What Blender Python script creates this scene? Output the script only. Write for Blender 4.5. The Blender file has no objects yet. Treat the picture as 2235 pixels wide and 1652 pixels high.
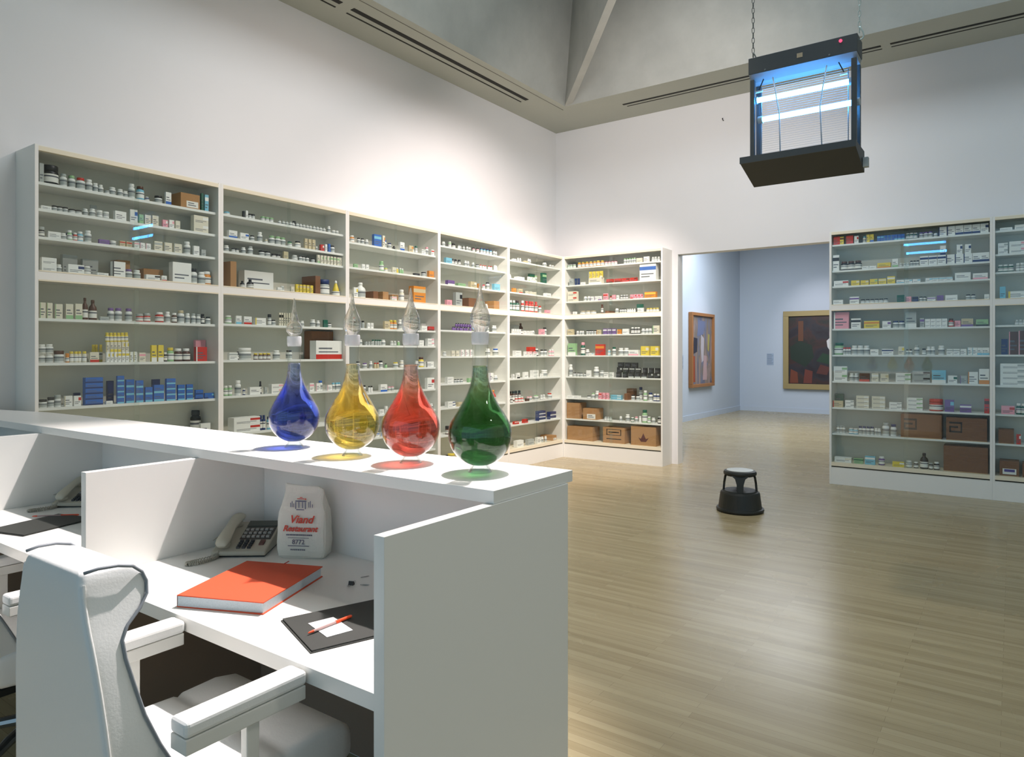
import bpy, math, random
from mathutils import Vector, Matrix
R = random.Random(7)
sc = bpy.context.scene
COL = sc.collection

# ---------------------------------------------------------------- camera, world, lights, exposure
YAW = -0.6203
cam_d = bpy.data.cameras.new('camera')
cam = bpy.data.objects.new('camera', cam_d); COL.objects.link(cam)
cam.location = (5.289, -8.677, 1.5)
cam.rotation_euler = (math.pi / 2, 0, -YAW)
cam_d.sensor_fit = 'HORIZONTAL'; cam_d.sensor_width = 36
cam_d.lens = 36 * 1530.67 / 2235
cam_d.shift_y = -(826 - 770.48) / 2235
cam_d.clip_start = 0.05; cam_d.clip_end = 100
sc.camera = cam

wd = bpy.data.worlds.new('world'); sc.world = wd; wd.use_nodes = True
_n = wd.node_tree.nodes; _l = wd.node_tree.links     # cool daylight from the open side behind the counter, dimmer and warmer elsewhere
_tc = _n.new('ShaderNodeTexCoord'); _sx = _n.new('ShaderNodeSeparateXYZ'); _mr = _n.new('ShaderNodeMapRange'); _mx = _n.new('ShaderNodeMixRGB')
_mr.inputs['From Min'].default_value = 0.1; _mr.inputs['From Max'].default_value = -0.85
_l.new(_tc.outputs['Generated'], _sx.inputs[0]); _l.new(_sx.outputs['Y'], _mr.inputs['Value']); _l.new(_mr.outputs[0], _mx.inputs[0])
_mx.inputs[1].default_value = (0.60, 0.60, 0.51, 1); _mx.inputs[2].default_value = (0.50, 0.80, 1.06, 1)
_l.new(_mx.outputs[0], _n['Background'].inputs[0]); _n['Background'].inputs[1].default_value = 0.70
sc.view_settings.view_transform = 'Standard'
sc.view_settings.look = 'None'
sc.view_settings.exposure = 0.16
sc.view_settings.gamma = 1
sc.view_settings.use_curve_mapping = False
sc.cycles.use_denoising = True
sc.cycles.max_bounces = 10
sc.cycles.transparent_max_bounces = 24
sc.cycles.sample_clamp_indirect = 6
sc.cycles.blur_glossy = 0.5

def spot(name, loc, aim, watts, angle, blend=0.6, col=(1, 0.86, 0.72), size=0.06):
    d = bpy.data.lights.new(name, 'SPOT'); d.energy = watts; d.spot_size = math.radians(angle)
    d.spot_blend = blend; d.color = col; d.shadow_soft_size = size
    o = bpy.data.objects.new(name, d); COL.objects.link(o); o.location = loc
    o.rotation_euler = (Vector(aim) - Vector(loc)).to_track_quat('-Z', 'Y').to_euler()
    return o
def area(name, loc, aim, watts, sx, sy, col):
    d = bpy.data.lights.new(name, 'AREA'); d.shape = 'RECTANGLE'; d.size = sx; d.size_y = sy
    d.energy = watts; d.color = col
    o = bpy.data.objects.new(name, d); COL.objects.link(o); o.location = loc
    o.rotation_euler = (Vector(aim) - Vector(loc)).to_track_quat('-Z', 'Y').to_euler()
    return o
WARM = (1.0, 0.85, 0.80)
spot('track_spot_counter', (3.45, -5.65, 4.7), (2.85, -7.15, 1.0), 1500, 48, 0.7, (1.0, 0.90, 0.88), 0.035)
spot('track_spot_shelves_near', (3.6, -4.4, 4.7), (0.0, -4.2, 1.8), 330, 92, 1.0, WARM)
spot('track_spot_shelves_middle', (2.8, -2.6, 4.7), (0.0, -2.0, 1.9), 540, 88, 1.0, WARM)
spot('track_spot_corner', (2.6, -2.2, 4.7), (0.35, -0.3, 1.2), 620, 62, 0.8, (1.0, 0.84, 0.76))
spot('back_wall_fill_spot', (3.0, -3.4, 4.7), (1.3, 0.3, 3.2), 240, 110, 1.0, (1.0, 0.92, 0.90))  # added fill light, brightens the back wall near the corner
spot('counter_end_fill_spot', (7.0, -6.6, 4.7), (4.2, -7.3, 0.7), 110, 30, 1.0, (1.0, 0.93, 0.82))  # added fill light for the outer face of the end panel
spot('track_spot_floor', (3.2, -4.2, 4.7), (2.4, -4.2, 0.0), 190, 90, 1.0, (1.0, 0.87, 0.70))
area('skylight_daylight', (3.9, -4.4, 7.2), (3.9, -4.4, 0), 150, 3.0, 3.0, (0.82, 0.92, 1.0))
area('gallery_daylight', (1.6, 5.2, 3.9), (1.2, 5.6, 0), 230, 2.5, 5.0, (0.90, 0.94, 1.0))
spot('gallery_picture_spot_left', (1.3, 6.9, 3.8), (-0.5, 6.9, 1.9), 55, 50, 0.9, (1, .9, .92))
spot('gallery_picture_spot_right', (1.5, 7.6, 3.8), (1.5, 9.8, 2.1), 80, 60, 0.9, (1, .9, .92))

# ---------------------------------------------------------------- materials
def lin(c):
    return tuple(((v / 255) / 12.92 if v / 255 <= 0.04045 else ((v / 255 + 0.055) / 1.055) ** 2.4) for v in c) + (1,)
MATS = {}
def mat(name, rgb=(200, 200, 200), rough=0.5, metal=0.0, spec=0.5, emit=None, estr=0, noise=0.0, nscale=8, bump=0.0):
    if name in MATS: return MATS[name]
    m = bpy.data.materials.new(name); m.use_nodes = True; nt = m.node_tree
    b = nt.nodes['Principled BSDF']
    b.inputs['Base Color'].default_value = lin(rgb)
    b.inputs['Roughness'].default_value = rough; b.inputs['Metallic'].default_value = metal
    b.inputs['Specular IOR Level'].default_value = spec
    if emit:
        b.inputs['Emission Color'].default_value = lin(emit); b.inputs['Emission Strength'].default_value = estr
    if noise or bump:
        tc = nt.nodes.new('ShaderNodeTexCoord'); n = nt.nodes.new('ShaderNodeTexNoise')
        n.inputs['Scale'].default_value = nscale; n.inputs['Detail'].default_value = 5
        nt.links.new(tc.outputs['Object'], n.inputs['Vector'])
        if noise:
            mx = nt.nodes.new('ShaderNodeMixRGB'); mx.blend_type = 'MULTIPLY'
            mx.inputs[1].default_value = lin(rgb)
            rp = nt.nodes.new('ShaderNodeValToRGB')
            rp.color_ramp.elements[0].position = 0.3; rp.color_ramp.elements[1].position = 0.7
            rp.color_ramp.elements[0].color = (1 - noise,) * 3 + (1,); rp.color_ramp.elements[1].color = (1, 1, 1, 1)
            nt.links.new(n.outputs[0], rp.inputs[0]); nt.links.new(rp.outputs[0], mx.inputs[2])
            mx.inputs[0].default_value = 1; nt.links.new(mx.outputs[0], b.inputs['Base Color'])
        if bump:
            bp = nt.nodes.new('ShaderNodeBump'); bp.inputs['Strength'].default_value = bump
            bp.inputs['Distance'].default_value = 0.01
            nt.links.new(n.outputs[0], bp.inputs['Height']); nt.links.new(bp.outputs[0], b.inputs['Normal'])
    MATS[name] = m
    return m

def clear_glass(name, tint=(0.97, 0.985, 0.975), f0=0.04, rough=0.0, gain=1.0):
    if name in MATS: return MATS[name]
    m = bpy.data.materials.new(name); m.use_nodes = True; nt = m.node_tree; nt.nodes.clear()
    out = nt.nodes.new('ShaderNodeOutputMaterial'); mix = nt.nodes.new('ShaderNodeMixShader')
    tr = nt.nodes.new('ShaderNodeBsdfTransparent'); gl = nt.nodes.new('ShaderNodeBsdfGlossy')
    tr.inputs[0].default_value = tint + (1,); gl.inputs['Roughness'].default_value = rough
    lw = nt.nodes.new('ShaderNodeLayerWeight'); lw.inputs[0].default_value = 0.5
    p = nt.nodes.new('ShaderNodeMath'); p.operation = 'POWER'; p.inputs[1].default_value = 5
    ma = nt.nodes.new('ShaderNodeMath'); ma.operation = 'MULTIPLY_ADD'
    ma.inputs[1].default_value = (1 - f0) * gain; ma.inputs[2].default_value = f0; ma.use_clamp = True
    nt.links.new(lw.outputs['Facing'], p.inputs[0]); nt.links.new(p.outputs[0], ma.inputs[0])
    nt.links.new(ma.outputs[0], mix.inputs[0]); nt.links.new(tr.outputs[0], mix.inputs[1])
    nt.links.new(gl.outputs[0], mix.inputs[2]); nt.links.new(mix.outputs[0], out.inputs[0])
    MATS[name] = m
    return m

def liquid(name, rgb, density, share=0.3):
    m = bpy.data.materials.new(name); m.use_nodes = True; nt = m.node_tree; nt.nodes.clear()
    out = nt.nodes.new('ShaderNodeOutputMaterial'); mix = nt.nodes.new('ShaderNodeMixShader')
    gl = nt.nodes.new('ShaderNodeBsdfGlass'); gl.inputs['IOR'].default_value = 1.34
    gl.inputs['Roughness'].default_value = 0.0
    tr = nt.nodes.new('ShaderNodeBsdfTransparent'); mix.inputs[0].default_value = share
    va = nt.nodes.new('ShaderNodeVolumeAbsorption'); va.inputs[0].default_value = lin(rgb); va.inputs[1].default_value = density
    nt.links.new(gl.outputs[0], mix.inputs[1]); nt.links.new(tr.outputs[0], mix.inputs[2])
    nt.links.new(mix.outputs[0], out.inputs[0]); nt.links.new(va.outputs[0], out.inputs[1])
    return m

def plank_mat():
    m = bpy.data.materials.new('pale_wood_strip_floor'); m.use_nodes = True; nt = m.node_tree
    b = nt.nodes['Principled BSDF']; b.inputs['Roughness'].default_value = 0.24
    b.inputs['Specular IOR Level'].default_value = 0.35
    tc = nt.nodes.new('ShaderNodeTexCoord')
    br = nt.nodes.new('ShaderNodeTexBrick'); br.offset = 0.37; br.offset_frequency = 2
    br.inputs['Scale'].default_value = 1; br.inputs['Brick Width'].default_value = 1.05
    br.inputs['Row Height'].default_value = 0.048; br.inputs['Mortar Size'].default_value = 0.0006
    br.inputs['Mortar Smooth'].default_value = 0.3; br.inputs['Bias'].default_value = -0.1
    br.inputs['Color1'].default_value = lin((172, 159, 126)); br.inputs['Color2'].default_value = lin((156, 142, 109))
    br.inputs['Mortar'].default_value = lin((120, 104, 78))
    nt.links.new(tc.outputs['Object'], br.inputs['Vector'])
    mp = nt.nodes.new('ShaderNodeMapping'); mp.inputs['Scale'].default_value = (1.3, 21, 1)
    nt.links.new(tc.outputs['Object'], mp.inputs['Vector'])
    n = nt.nodes.new('ShaderNodeTexNoise'); n.inputs['Scale'].default_value = 1.0; n.inputs['Detail'].default_value = 6
    nt.links.new(mp.outputs[0], n.inputs['Vector'])
    rp = nt.nodes.new('ShaderNodeValToRGB'); e = rp.color_ramp.elements
    e[0].position = 0.30; e[0].color = (0.74, 0.71, 0.66, 1); e[1].position = 0.58; e[1].color = (1.04, 1.04, 1.04, 1)
    nt.links.new(n.outputs[0], rp.inputs[0])
    mx = nt.nodes.new('ShaderNodeMixRGB'); mx.blend_type = 'MULTIPLY'; mx.inputs[0].default_value = 0.55
    nt.links.new(br.outputs['Color'], mx.inputs[1]); nt.links.new(rp.outputs[0], mx.inputs[2])
    nt.links.new(mx.outputs[0], b.inputs['Base Color'])
    n2 = nt.nodes.new('ShaderNodeTexNoise'); n2.inputs['Scale'].default_value = 3
    nt.links.new(tc.outputs['Object'], n2.inputs['Vector'])
    mr = nt.nodes.new('ShaderNodeMapRange'); mr.inputs['To Min'].default_value = 0.22; mr.inputs['To Max'].default_value = 0.31
    nt.links.new(n2.outputs[0], mr.inputs[0]); nt.links.new(mr.outputs[0], b.inputs['Roughness'])
    return m

def concrete_mat(name, rgb, k=0.28, ns=1.6):
    m = bpy.data.materials.new(name); m.use_nodes = True; nt = m.node_tree
    b = nt.nodes['Principled BSDF']; b.inputs['Roughness'].default_value = 0.8
    tc = nt.nodes.new('ShaderNodeTexCoord')
    n = nt.nodes.new('ShaderNodeTexNoise'); n.inputs['Scale'].default_value = ns; n.inputs['Detail'].default_value = 9
    n.inputs['Roughness'].default_value = 0.65
    nt.links.new(tc.outputs['Object'], n.inputs['Vector'])
    rp = nt.nodes.new('ShaderNodeValToRGB'); e = rp.color_ramp.elements
    c = lin(rgb); e[0].position = 0.32; e[0].color = tuple(v * (1 - k) for v in c[:3]) + (1,)
    e[1].position = 0.68; e[1].color = c
    nt.links.new(n.outputs[0], rp.inputs[0]); nt.links.new(rp.outputs[0], b.inputs['Base Color'])
    return m

WHITE = mat('white_laminate', (232, 231, 226), 0.32)
WALLM = mat('white_wall_paint', (226, 224, 222), 0.75, noise=0.03, nscale=1.2)
CAB = mat('white_cabinet_paint', (230, 228, 220), 0.45)
CABBACK = mat('shaded_white_cabinet_back', (214, 214, 202), 0.6)  # white paint with the shade inside the cabinet mixed into its colour
SHELF = mat('white_shelf_board', (232, 233, 228), 0.45)
CREAM = mat('cream_wood_edge', (226, 216, 190), 0.5)
FLOOR = plank_mat()
SOFFIT = concrete_mat('grey_painted_soffit', (176, 178, 166), 0.06, 1.0)
CONC = concrete_mat('grey_concrete', (176, 176, 168), 0.16, 2.2)
COOL_LIT_WALL = mat('cool_lit_white_wall', (188, 200, 214), 0.8)  # white walls, the cool gallery light tinted into the base colour
GLASS = clear_glass('cabinet_glass', (0.965, 0.98, 0.97), 0.035)
FGLASS = clear_glass('flask_glass', (0.985, 0.99, 0.99), 0.05, 0.0, 1.2)
LEATHER = mat('white_leather', (225, 226, 224), 0.42, bump=0.06, nscale=180)
PIPING = mat('grey_piping', (128, 134, 140), 0.5)
DARK = mat('dark_slot', (40, 40, 36), 0.9)
BLACK = mat('black_plastic', (24, 26, 24), 0.45)
STEEL = mat('bare_steel', (165, 168, 168), 0.3, 0.9)

# ---------------------------------------------------------------- mesh tools
class MB:
    def __init__(s): s.v = []; s.f = []; s.m = []
    def quadbox(s, x0, x1, y0, y1, z0, z1, m=0):
        o = len(s.v)
        s.v += [(x0, y0, z0), (x1, y0, z0), (x1, y1, z0), (x0, y1, z0), (x0, y0, z1), (x1, y0, z1), (x1, y1, z1), (x0, y1, z1)]
        for f in ((0, 3, 2, 1), (4, 5, 6, 7), (0, 1, 5, 4), (1, 2, 6, 5), (2, 3, 7, 6), (3, 0, 4, 7)):
            s.f.append(tuple(o + i for i in f)); s.m.append(m)
        return s
    def poly(s, pts, m=0):
        o = len(s.v); s.v += [tuple(p) for p in pts]; s.f.append(tuple(range(o, o + len(pts)))); s.m.append(m); return s
    def prism(s, pts, z0, z1, m=0):
        n = len(pts); o = len(s.v)
        s.v += [(p[0], p[1], z0) for p in pts] + [(p[0], p[1], z1) for p in pts]
        s.f.append(tuple(o + i for i in range(n - 1, -1, -1))); s.m.append(m)
        s.f.append(tuple(o + n + i for i in range(n))); s.m.append(m)
        for i in range(n):
            j = (i + 1) % n; s.f.append((o + i, o + j, o + n + j, o + n + i)); s.m.append(m)
        return s
    def lathe(s, prof, seg=24, m=0, c=(0, 0, 0), caps=True):
        o = len(s.v); k = len(prof)
        for r, z in prof:
            for i in range(seg):
                a = 2 * math.pi * i / seg; s.v.append((c[0] + r * math.cos(a), c[1] + r * math.sin(a), c[2] + z))
        for j in range(k - 1):
            for i in range(seg):
                i2 = (i + 1) % seg
                s.f.append((o + j * seg + i, o + j * seg + i2, o + (j + 1) * seg + i2, o + (j + 1) * seg + i)); s.m.append(m)
        if caps:
            s.f.append(tuple(o + i for i in range(seg - 1, -1, -1))); s.m.append(m)
            s.f.append(tuple(o + (k - 1) * seg + i for i in range(seg))); s.m.append(m)
        return s
    def loops(s, rings, m=0, caps=True):
        o = len(s.v); n = len(rings[0])
        for r in rings: s.v += [tuple(p) for p in r]
        for j in range(len(rings) - 1):
            for i in range(n):
                i2 = (i + 1) % n
                s.f.append((o + j * n + i, o + j * n + i2, o + (j + 1) * n + i2, o + (j + 1) * n + i)); s.m.append(m)
        if caps:
            s.f.append(tuple(o + i for i in range(n - 1, -1, -1))); s.m.append(m)
            s.f.append(tuple(o + (len(rings) - 1) * n + i for i in range(n))); s.m.append(m)
        return s
    def tube(s, pts, r, seg=8, m=0, closed=False):
        pts = [Vector(p) for p in pts]; n = len(pts); rings = []
        up = Vector((0, 0, 1))
        prev = None
        for i in range(n):
            if closed: t = pts[(i + 1) % n] - pts[i - 1]
            else: t = pts[min(i + 1, n - 1)] - pts[max(i - 1, 0)]
            t.normalize()
            if prev is None:
                a = up if abs(t.z) < 0.9 else Vector((1, 0, 0))
                u = t.cross(a).normalized()
            else:
                u = (prev - t * prev.dot(t)).normalized()
            prev = u; w = t.cross(u)
            rr = r[i] if isinstance(r, (list, tuple)) else r
            rings.append([pts[i] + (u * math.cos(2 * math.pi * k / seg) + w * math.sin(2 * math.pi * k / seg)) * rr for k in range(seg)])
        if closed:
            s.loops(rings + [rings[0]], m, False)
        else: s.loops(rings, m, True)
        return s
    def mesh(s, name, mats, smooth=False):
        me = bpy.data.meshes.new(name); me.from_pydata(s.v, [], s.f)
        for x in (mats if isinstance(mats, (list, tuple)) else [mats]): me.materials.append(x)
        me.polygons.foreach_set('material_index', s.m)
        if smooth: me.polygons.foreach_set('use_smooth', [True] * len(s.f))
        me.update(); return me

def put(name, me, parent=None, loc=(0, 0, 0), rz=0, label=None, bevel=0, angle=None):
    o = bpy.data.objects.new(name, me); COL.objects.link(o)
    o.location = loc; o.rotation_euler = (0, 0, rz)
    if parent: o.parent = parent
    if label: o['label'] = label
    if bevel:
        b = o.modifiers.new('bevel', 'BEVEL'); b.width = bevel; b.segments = 3; b.limit_method = 'ANGLE'
        b.angle_limit = math.radians(40)
    return o
def obj(name, mb, mats, parent=None, loc=(0, 0, 0), rz=0, label=None, bevel=0, smooth=False):
    return put(name, mb.mesh(name, mats, smooth), parent, loc, rz, label, bevel)
def empty(name, loc, rz, label, cat, group=None):
    o = bpy.data.objects.new(name, None); COL.objects.link(o); o.location = loc; o.rotation_euler = (0, 0, rz)
    o.empty_display_size = 0.05
    return tag(o, label, cat, group)
def tag(o, label, cat, group=None):
    o['label'] = label; o['category'] = cat
    if group: o['group'] = group
    return o
def struct(name, mb, mats, smooth=False, bevel=0):
    o = obj(name, mb, mats, None, smooth=smooth, bevel=bevel); o['kind'] = 'structure'; return o
def box(x0, x1, y0, y1, z0, z1): return MB().quadbox(x0, x1, y0, y1, z0, z1)
def copy_tree(src, parent=None):
    c = src.copy(); COL.objects.link(c)
    if parent: c.parent = parent
    for ch in list(src.children): copy_tree(ch, c)
    return c
def text_mesh(name, body, size, m, shear=0, bold=0, align='CENTER', parent=None):
    cu = bpy.data.curves.new(name, 'FONT'); cu.body = body; cu.size = size; cu.shear = shear
    cu.align_x = align; cu.extrude = 0.0003; cu.offset = bold; cu.resolution_u = 3
    t = bpy.data.objects.new(name, cu); COL.objects.link(t)
    dg = bpy.context.evaluated_depsgraph_get()
    me = bpy.data.meshes.new_from_object(t.evaluated_get(dg))
    bpy.data.objects.remove(t); bpy.data.curves.remove(cu)
    me.materials.clear(); me.materials.append(m)
    o = bpy.data.objects.new(name, me); COL.objects.link(o)
    if parent: o.parent = parent
    return o

# ---------------------------------------------------------------- the room
S = 1.34565; W6 = 1.52947; X7 = 3.57163; W7 = 1.54669
WX = -0.32; WY = 0.32; H = 4.81
struct('floor', box(-0.9, 12, -14, 10.2, -0.1, 0), FLOOR)
struct('wall_left', box(WX - 0.2, WX, -14, WY + 0.16, 0, H + 0.02), WALLM)
mb = MB()
mb.quadbox(WX, 1.6, WY, WY + 0.16, 0, H + 0.02); mb.quadbox(3.60, 11, WY, WY + 0.16, 0, H + 0.02)
mb.quadbox(1.6, 3.60, WY, WY + 0.16, 2.83, H + 0.02)
struct('wall_back', mb, WALLM)
# ceiling: flat soffit band round a deep concrete coffer
mb = MB()
mb.quadbox(WX - 0.2, 0.40, -14, WY + 0.16, H, H + 0.2); mb.quadbox(0.40, 11, -0.60, WY + 0.16, H, H + 0.2)
mb.quadbox(8.6, 11, -14, -0.60, H, H + 0.2); mb.quadbox(0.4, 8.6, -14, -9.6, H, H + 0.2)
struct('ceiling', mb, SOFFIT)
zt = 7.4; i = 0.62
mb = MB()
a = [(0.4, -0.6), (8.6, -0.6), (8.6, -9.6), (0.4, -9.6)]
b = [(0.4 + i, -0.6 - i), (8.6 - i, -0.6 - i), (8.6 - i, -9.6 + i), (0.4 + i, -9.6 + i)]
for k in range(4):
    j = (k + 1) % 4
    mb.poly([(*a[k], H), (*a[j], H), (*b[j], zt), (*b[k], zt)])
    mb.poly([(a[k][0] * 1.0, a[k][1], H + .2), (*b[k], zt + .2), (*b[j], zt + .2), (*a[j], H + .2)])
mb.quadbox(0.9, 2.6, -9.2, -1.0, zt, zt + .2); mb.quadbox(6.2, 8.2, -9.2, -1.0, zt, zt + .2)
mb.quadbox(2.6, 6.2, -2.6, -1.0, zt, zt + .2); mb.quadbox(2.6, 6.2, -9.2, -6.2, zt, zt + .2)
cf = struct('ceiling_coffer', mb, CONC); cf.name = 'ceiling'
# diagonal concrete fin rising out of the corner of the coffer
def fin():
    d = Vector((1, -1)).normalized(); p = Vector((0.41, -0.56)); q = Vector((d.y, -d.x)) * 0.045
    prof = [(0, H - .002), (1.1, 5.06), (2.06, 5.3), (3.6, 5.6), (3.6, zt), (0.0, zt)]
    m = MB(); n = len(prof)
    for s_ in (-1, 1):
        m.v += [(p.x + d.x * k + q.x * s_, p.y + d.y * k + q.y * s_, z) for k, z in prof]
    m.f.append(tuple(range(n))); m.f.append(tuple(range(2 * n - 1, n - 1, -1)))
    for k in range(n): m.f.append((k, k + n, (k + 1) % n + n, (k + 1) % n))
    m.m = [0] * len(m.f); return m
struct('trim_1', fin(), CONC)
# air slots in the soffit
def slot(x0, x1, y0, y1):
    return box(x0, x1, y0, y1, H - 0.004, H + 0.002)
n = 2
for x0, x1, y0, y1 in ((0.09, 0.145, -4.08, -1.10), (0.005, 0.022, -4.06, -1.09), (0.09, 0.145, -8.2, -4.22), (0.005, 0.022, -8.2, -4.20),
                       (1.06, 4.13, -0.235, -0.195), (1.08, 4.13, -0.135, -0.12), (4.22, 8.4, -0.235, -0.195), (4.22, 8.4, -0.135, -0.12)):
    struct('trim_%d' % n, slot(x0, x1, y0, y1), DARK); n += 1
# soffit joint line
struct('trim_%d' % n, slot(0.30, 0.306, -9, -0.5), mat('soffit_joint', (118, 117, 108), 0.8)); n += 1
# doorway lining
struct('trim_%d' % n, MB().quadbox(1.6005, 1.612, WY - .001, WY + .161, 0, 2.8295).quadbox(3.588, 3.5995, WY - .001, WY + .161, 0, 2.8295), WHITE); n += 1
# gallery beyond
struct('wall_gallery_left', box(-0.756, -0.556, 0.48, 10.0, 0, 4.2), COOL_LIT_WALL)
struct('wall_gallery_far', box(-0.556, 9.0, 9.81, 10.0, 0, 4.2), COOL_LIT_WALL)
struct('wall_gallery_right', box(6.6, 6.8, 0.48, 9.81, 0, 4.2), COOL_LIT_WALL)
struct('ceiling_gallery', box(-0.756, 6.8, 0.48, 10.0, 4.2, 4.3), mat('gallery_ceiling_paint', (190, 196, 200), 0.8)).name = 'ceiling'
struct('baseboard_left', box(-0.556, -0.541, 0.5, 9.81, 0, 0.12), COOL_LIT_WALL)
struct('baseboard_far', box(-0.541, 6.6, 9.795, 9.81, 0, 0.12), COOL_LIT_WALL)

# ---------------------------------------------------------------- display cabinets
SH = {1: [2.653, 2.474, 2.286, 2.027, 1.736, 1.434, 1.129, 0.828], 2: [2.657, 2.469, 2.35, 2.022, 1.746, 1.442, 1.141, 0.824], 3: [2.601, 2.353, 2.023, 1.752, 1.58, 1.342, 1.097, 0.866, 0.633], 4: [2.734, 2.544, 2.296, 2.045, 1.767, 1.463, 1.146, 0.867, 0.55, 0.292], 5: [2.717, 2.479, 2.3, 2.024, 1.757, 1.459, 1.164, 0.85, 0.559, 0.25], 6: [2.725, 2.477, 2.242, 2.074, 1.763, 1.468, 1.163, 0.855, 0.557, 0.246], 7: [2.743, 2.445, 2.266, 2.074, 1.778, 1.48, 1.179, 0.878, 0.58, 0.251], 8: [2.749, 2.51, 2.326, 2.064, 1.785, 1.484, 1.17, 0.878, 0.578, 0.249]}
CABN = {1: 'leftmost cabinet', 2: 'second cabinet', 3: 'third cabinet', 4: 'fourth cabinet', 5: 'corner cabinet',
        6: "doorway's left cabinet", 7: "doorway's right cabinet", 8: 'rightmost cabinet'}
CABL = {1: 'tall white glass-fronted medicine cabinet at the far left end of the run',
        2: 'tall white glass-fronted cabinet, second from the left, with a big plain white box',
        3: 'tall white glass-fronted cabinet, third from the left, behind the yellow flask',
        4: 'tall white glass-fronted cabinet, fourth from the left, behind the green flask',
        5: 'tall white glass-fronted cabinet on the left wall meeting the room corner',
        6: 'tall white glass-fronted cabinet between the room corner and the doorway',
        7: 'tall white glass-fronted cabinet just right of the doorway, lamp reflected in it',
        8: 'tall white glass-fronted cabinet cut off by the right edge of the view'}
def frame(n):
    if n <= 5: return Vector((0, -(6 - n) * S, 0)), math.pi / 2, S
    if n == 6: return Vector((0, 0, 0)), 0, W6
    if n == 7: return Vector((X7, 0, 0)), 0, W7
    return Vector((X7 + W7, 0, 0)), 0, W7
LEDGE = 2.055; BASE = 0.25; TOP = 2.893
LEDIDX = {1: 3, 2: 3, 3: 2, 4: 3, 5: 3, 6: 3, 7: 3, 8: 3}
EXTRA = {1: [0.56], 2: [0.56], 3: [0.42], 4: [], 5: [], 6: [], 7: [], 8: []}
def cabinet(n):
    loc, rz, w = frame(n)
    t = empty('display_cabinet', loc, rz, CABL[n], 'cabinet', 'medicine cabinets lining the walls')
    T = 0.022; g = 0.0005
    i0 = 0.0
    if n == 5: w1 = w - 0.0
    obj('side_panel', box(g, T, i0, 0.319, 0, TOP), CAB, t)
    obj('side_panel', box(w - T, w - g, i0, 0.319, 0, TOP), CAB, t)
    obj('back_panel', box(T, w - T, 0.303, 0.318, BASE - .05, TOP - .02), CABBACK, t)
    obj('top_panel', box(T, w - T, 0.004, 0.318, TOP - .02, TOP), CAB, t)
    obj('top_track', box(T, w - T, 0.0, 0.03, TOP - .038, TOP - .008), CREAM, t)
    m = MB(); m.quadbox(T, w - T, 0.0, 0.302, LEDGE - .062, LEDGE - .008, 0)
    m.quadbox(T, w - T, -0.002, 0.028, LEDGE - .008, LEDGE, 1); m.quadbox(T, w - T, 0.03, 0.302, LEDGE - .008, LEDGE, 0)
    m.quadbox(T, w - T, -0.002, 0.028, LEDGE - .072, LEDGE - .062, 1)
    obj('middle_ledge', m, [CAB, CREAM], t)
    m = MB(); m.quadbox(T, w - T, -0.004, 0.302, BASE - .04, BASE, 0); m.quadbox(T, w - T, 0.0, 0.302, BASE - .052, BASE - .04, 1)
    obj('base_ledge', m, [CREAM, DARK], t)
    obj('plinth', box(T, w - T, 0.004, 0.03, 0, BASE - .052), CAB, t)
    zs = [z for k, z in enumerate(SH[n]) if k != LEDIDX[n] and z > BASE + .05] + EXTRA[n]
    for z in zs:
        obj('shelf', box(T + .001, w - T - .001, 0.036, 0.302, z - .019, z), SHELF, t)
    for z0, z1 in ((LEDGE + .002, TOP - .039), (BASE + .002, LEDGE - .066)):
        obj('glass_door', box(T + .002, w / 2 + .02, 0.016, 0.020, z0, z1), GLASS, t)
        obj('glass_door', box(w / 2 - .02, w - T - .002, 0.006, 0.010, z0, z1), GLASS, t)
    return t
for n_ in range(1, 9): cabinet(n_)

# ---------------------------------------------------------------- stock on the shelves
CC = {'w': (236, 236, 231), 'o': (222, 216, 196), 'k': (34, 34, 36), 'n': (84, 50, 34), 'r': (196, 48, 36), 'g': (150, 190, 140),
      'G': (18, 92, 72), 'b': (52, 104, 184), 'B': (32, 52, 104), 'c': (124, 190, 212), 'y': (228, 204, 74), 'a': (218, 140, 52),
      'p': (236, 164, 176), 'u': (122, 92, 152), 't': (186, 146, 98), 's': (172, 177, 173), 'e': (202, 188, 152)}
CN = {'w': 'white', 'o': 'ivory', 'k': 'black', 'n': 'brown', 'r': 'red', 'g': 'pale green', 'G': 'green', 'b': 'blue', 'B': 'navy',
      'c': 'light blue', 'y': 'yellow', 'a': 'orange', 'p': 'pink', 'u': 'purple', 't': 'tan', 's': 'grey', 'e': 'beige'}
def cm(c): return mat('pack_' + CN[c].replace(' ', '_'), CC[c], 0.42)
INK = mat('print_ink', (92, 96, 104), 0.6); LAB = mat('paper_label', (232, 230, 222), 0.6)
KRAFT = mat('brown_cardboard', (176, 132, 86), 0.8, noise=0.12, nscale=14); KDARK = mat('old_brown_cardboard', (128, 86, 56), 0.85, noise=0.15, nscale=14)
TAPE = mat('packing_tape', (196, 160, 112), 0.3)
protos = {}
def lathe_me(name, prof, m, seg): return MB().lathe(prof, seg).mesh(name, m, False)
def smooth_sides(me):
    for p in me.polygons:
        if len(p.vertices) == 4: p.use_smooth = True
    return me
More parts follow.
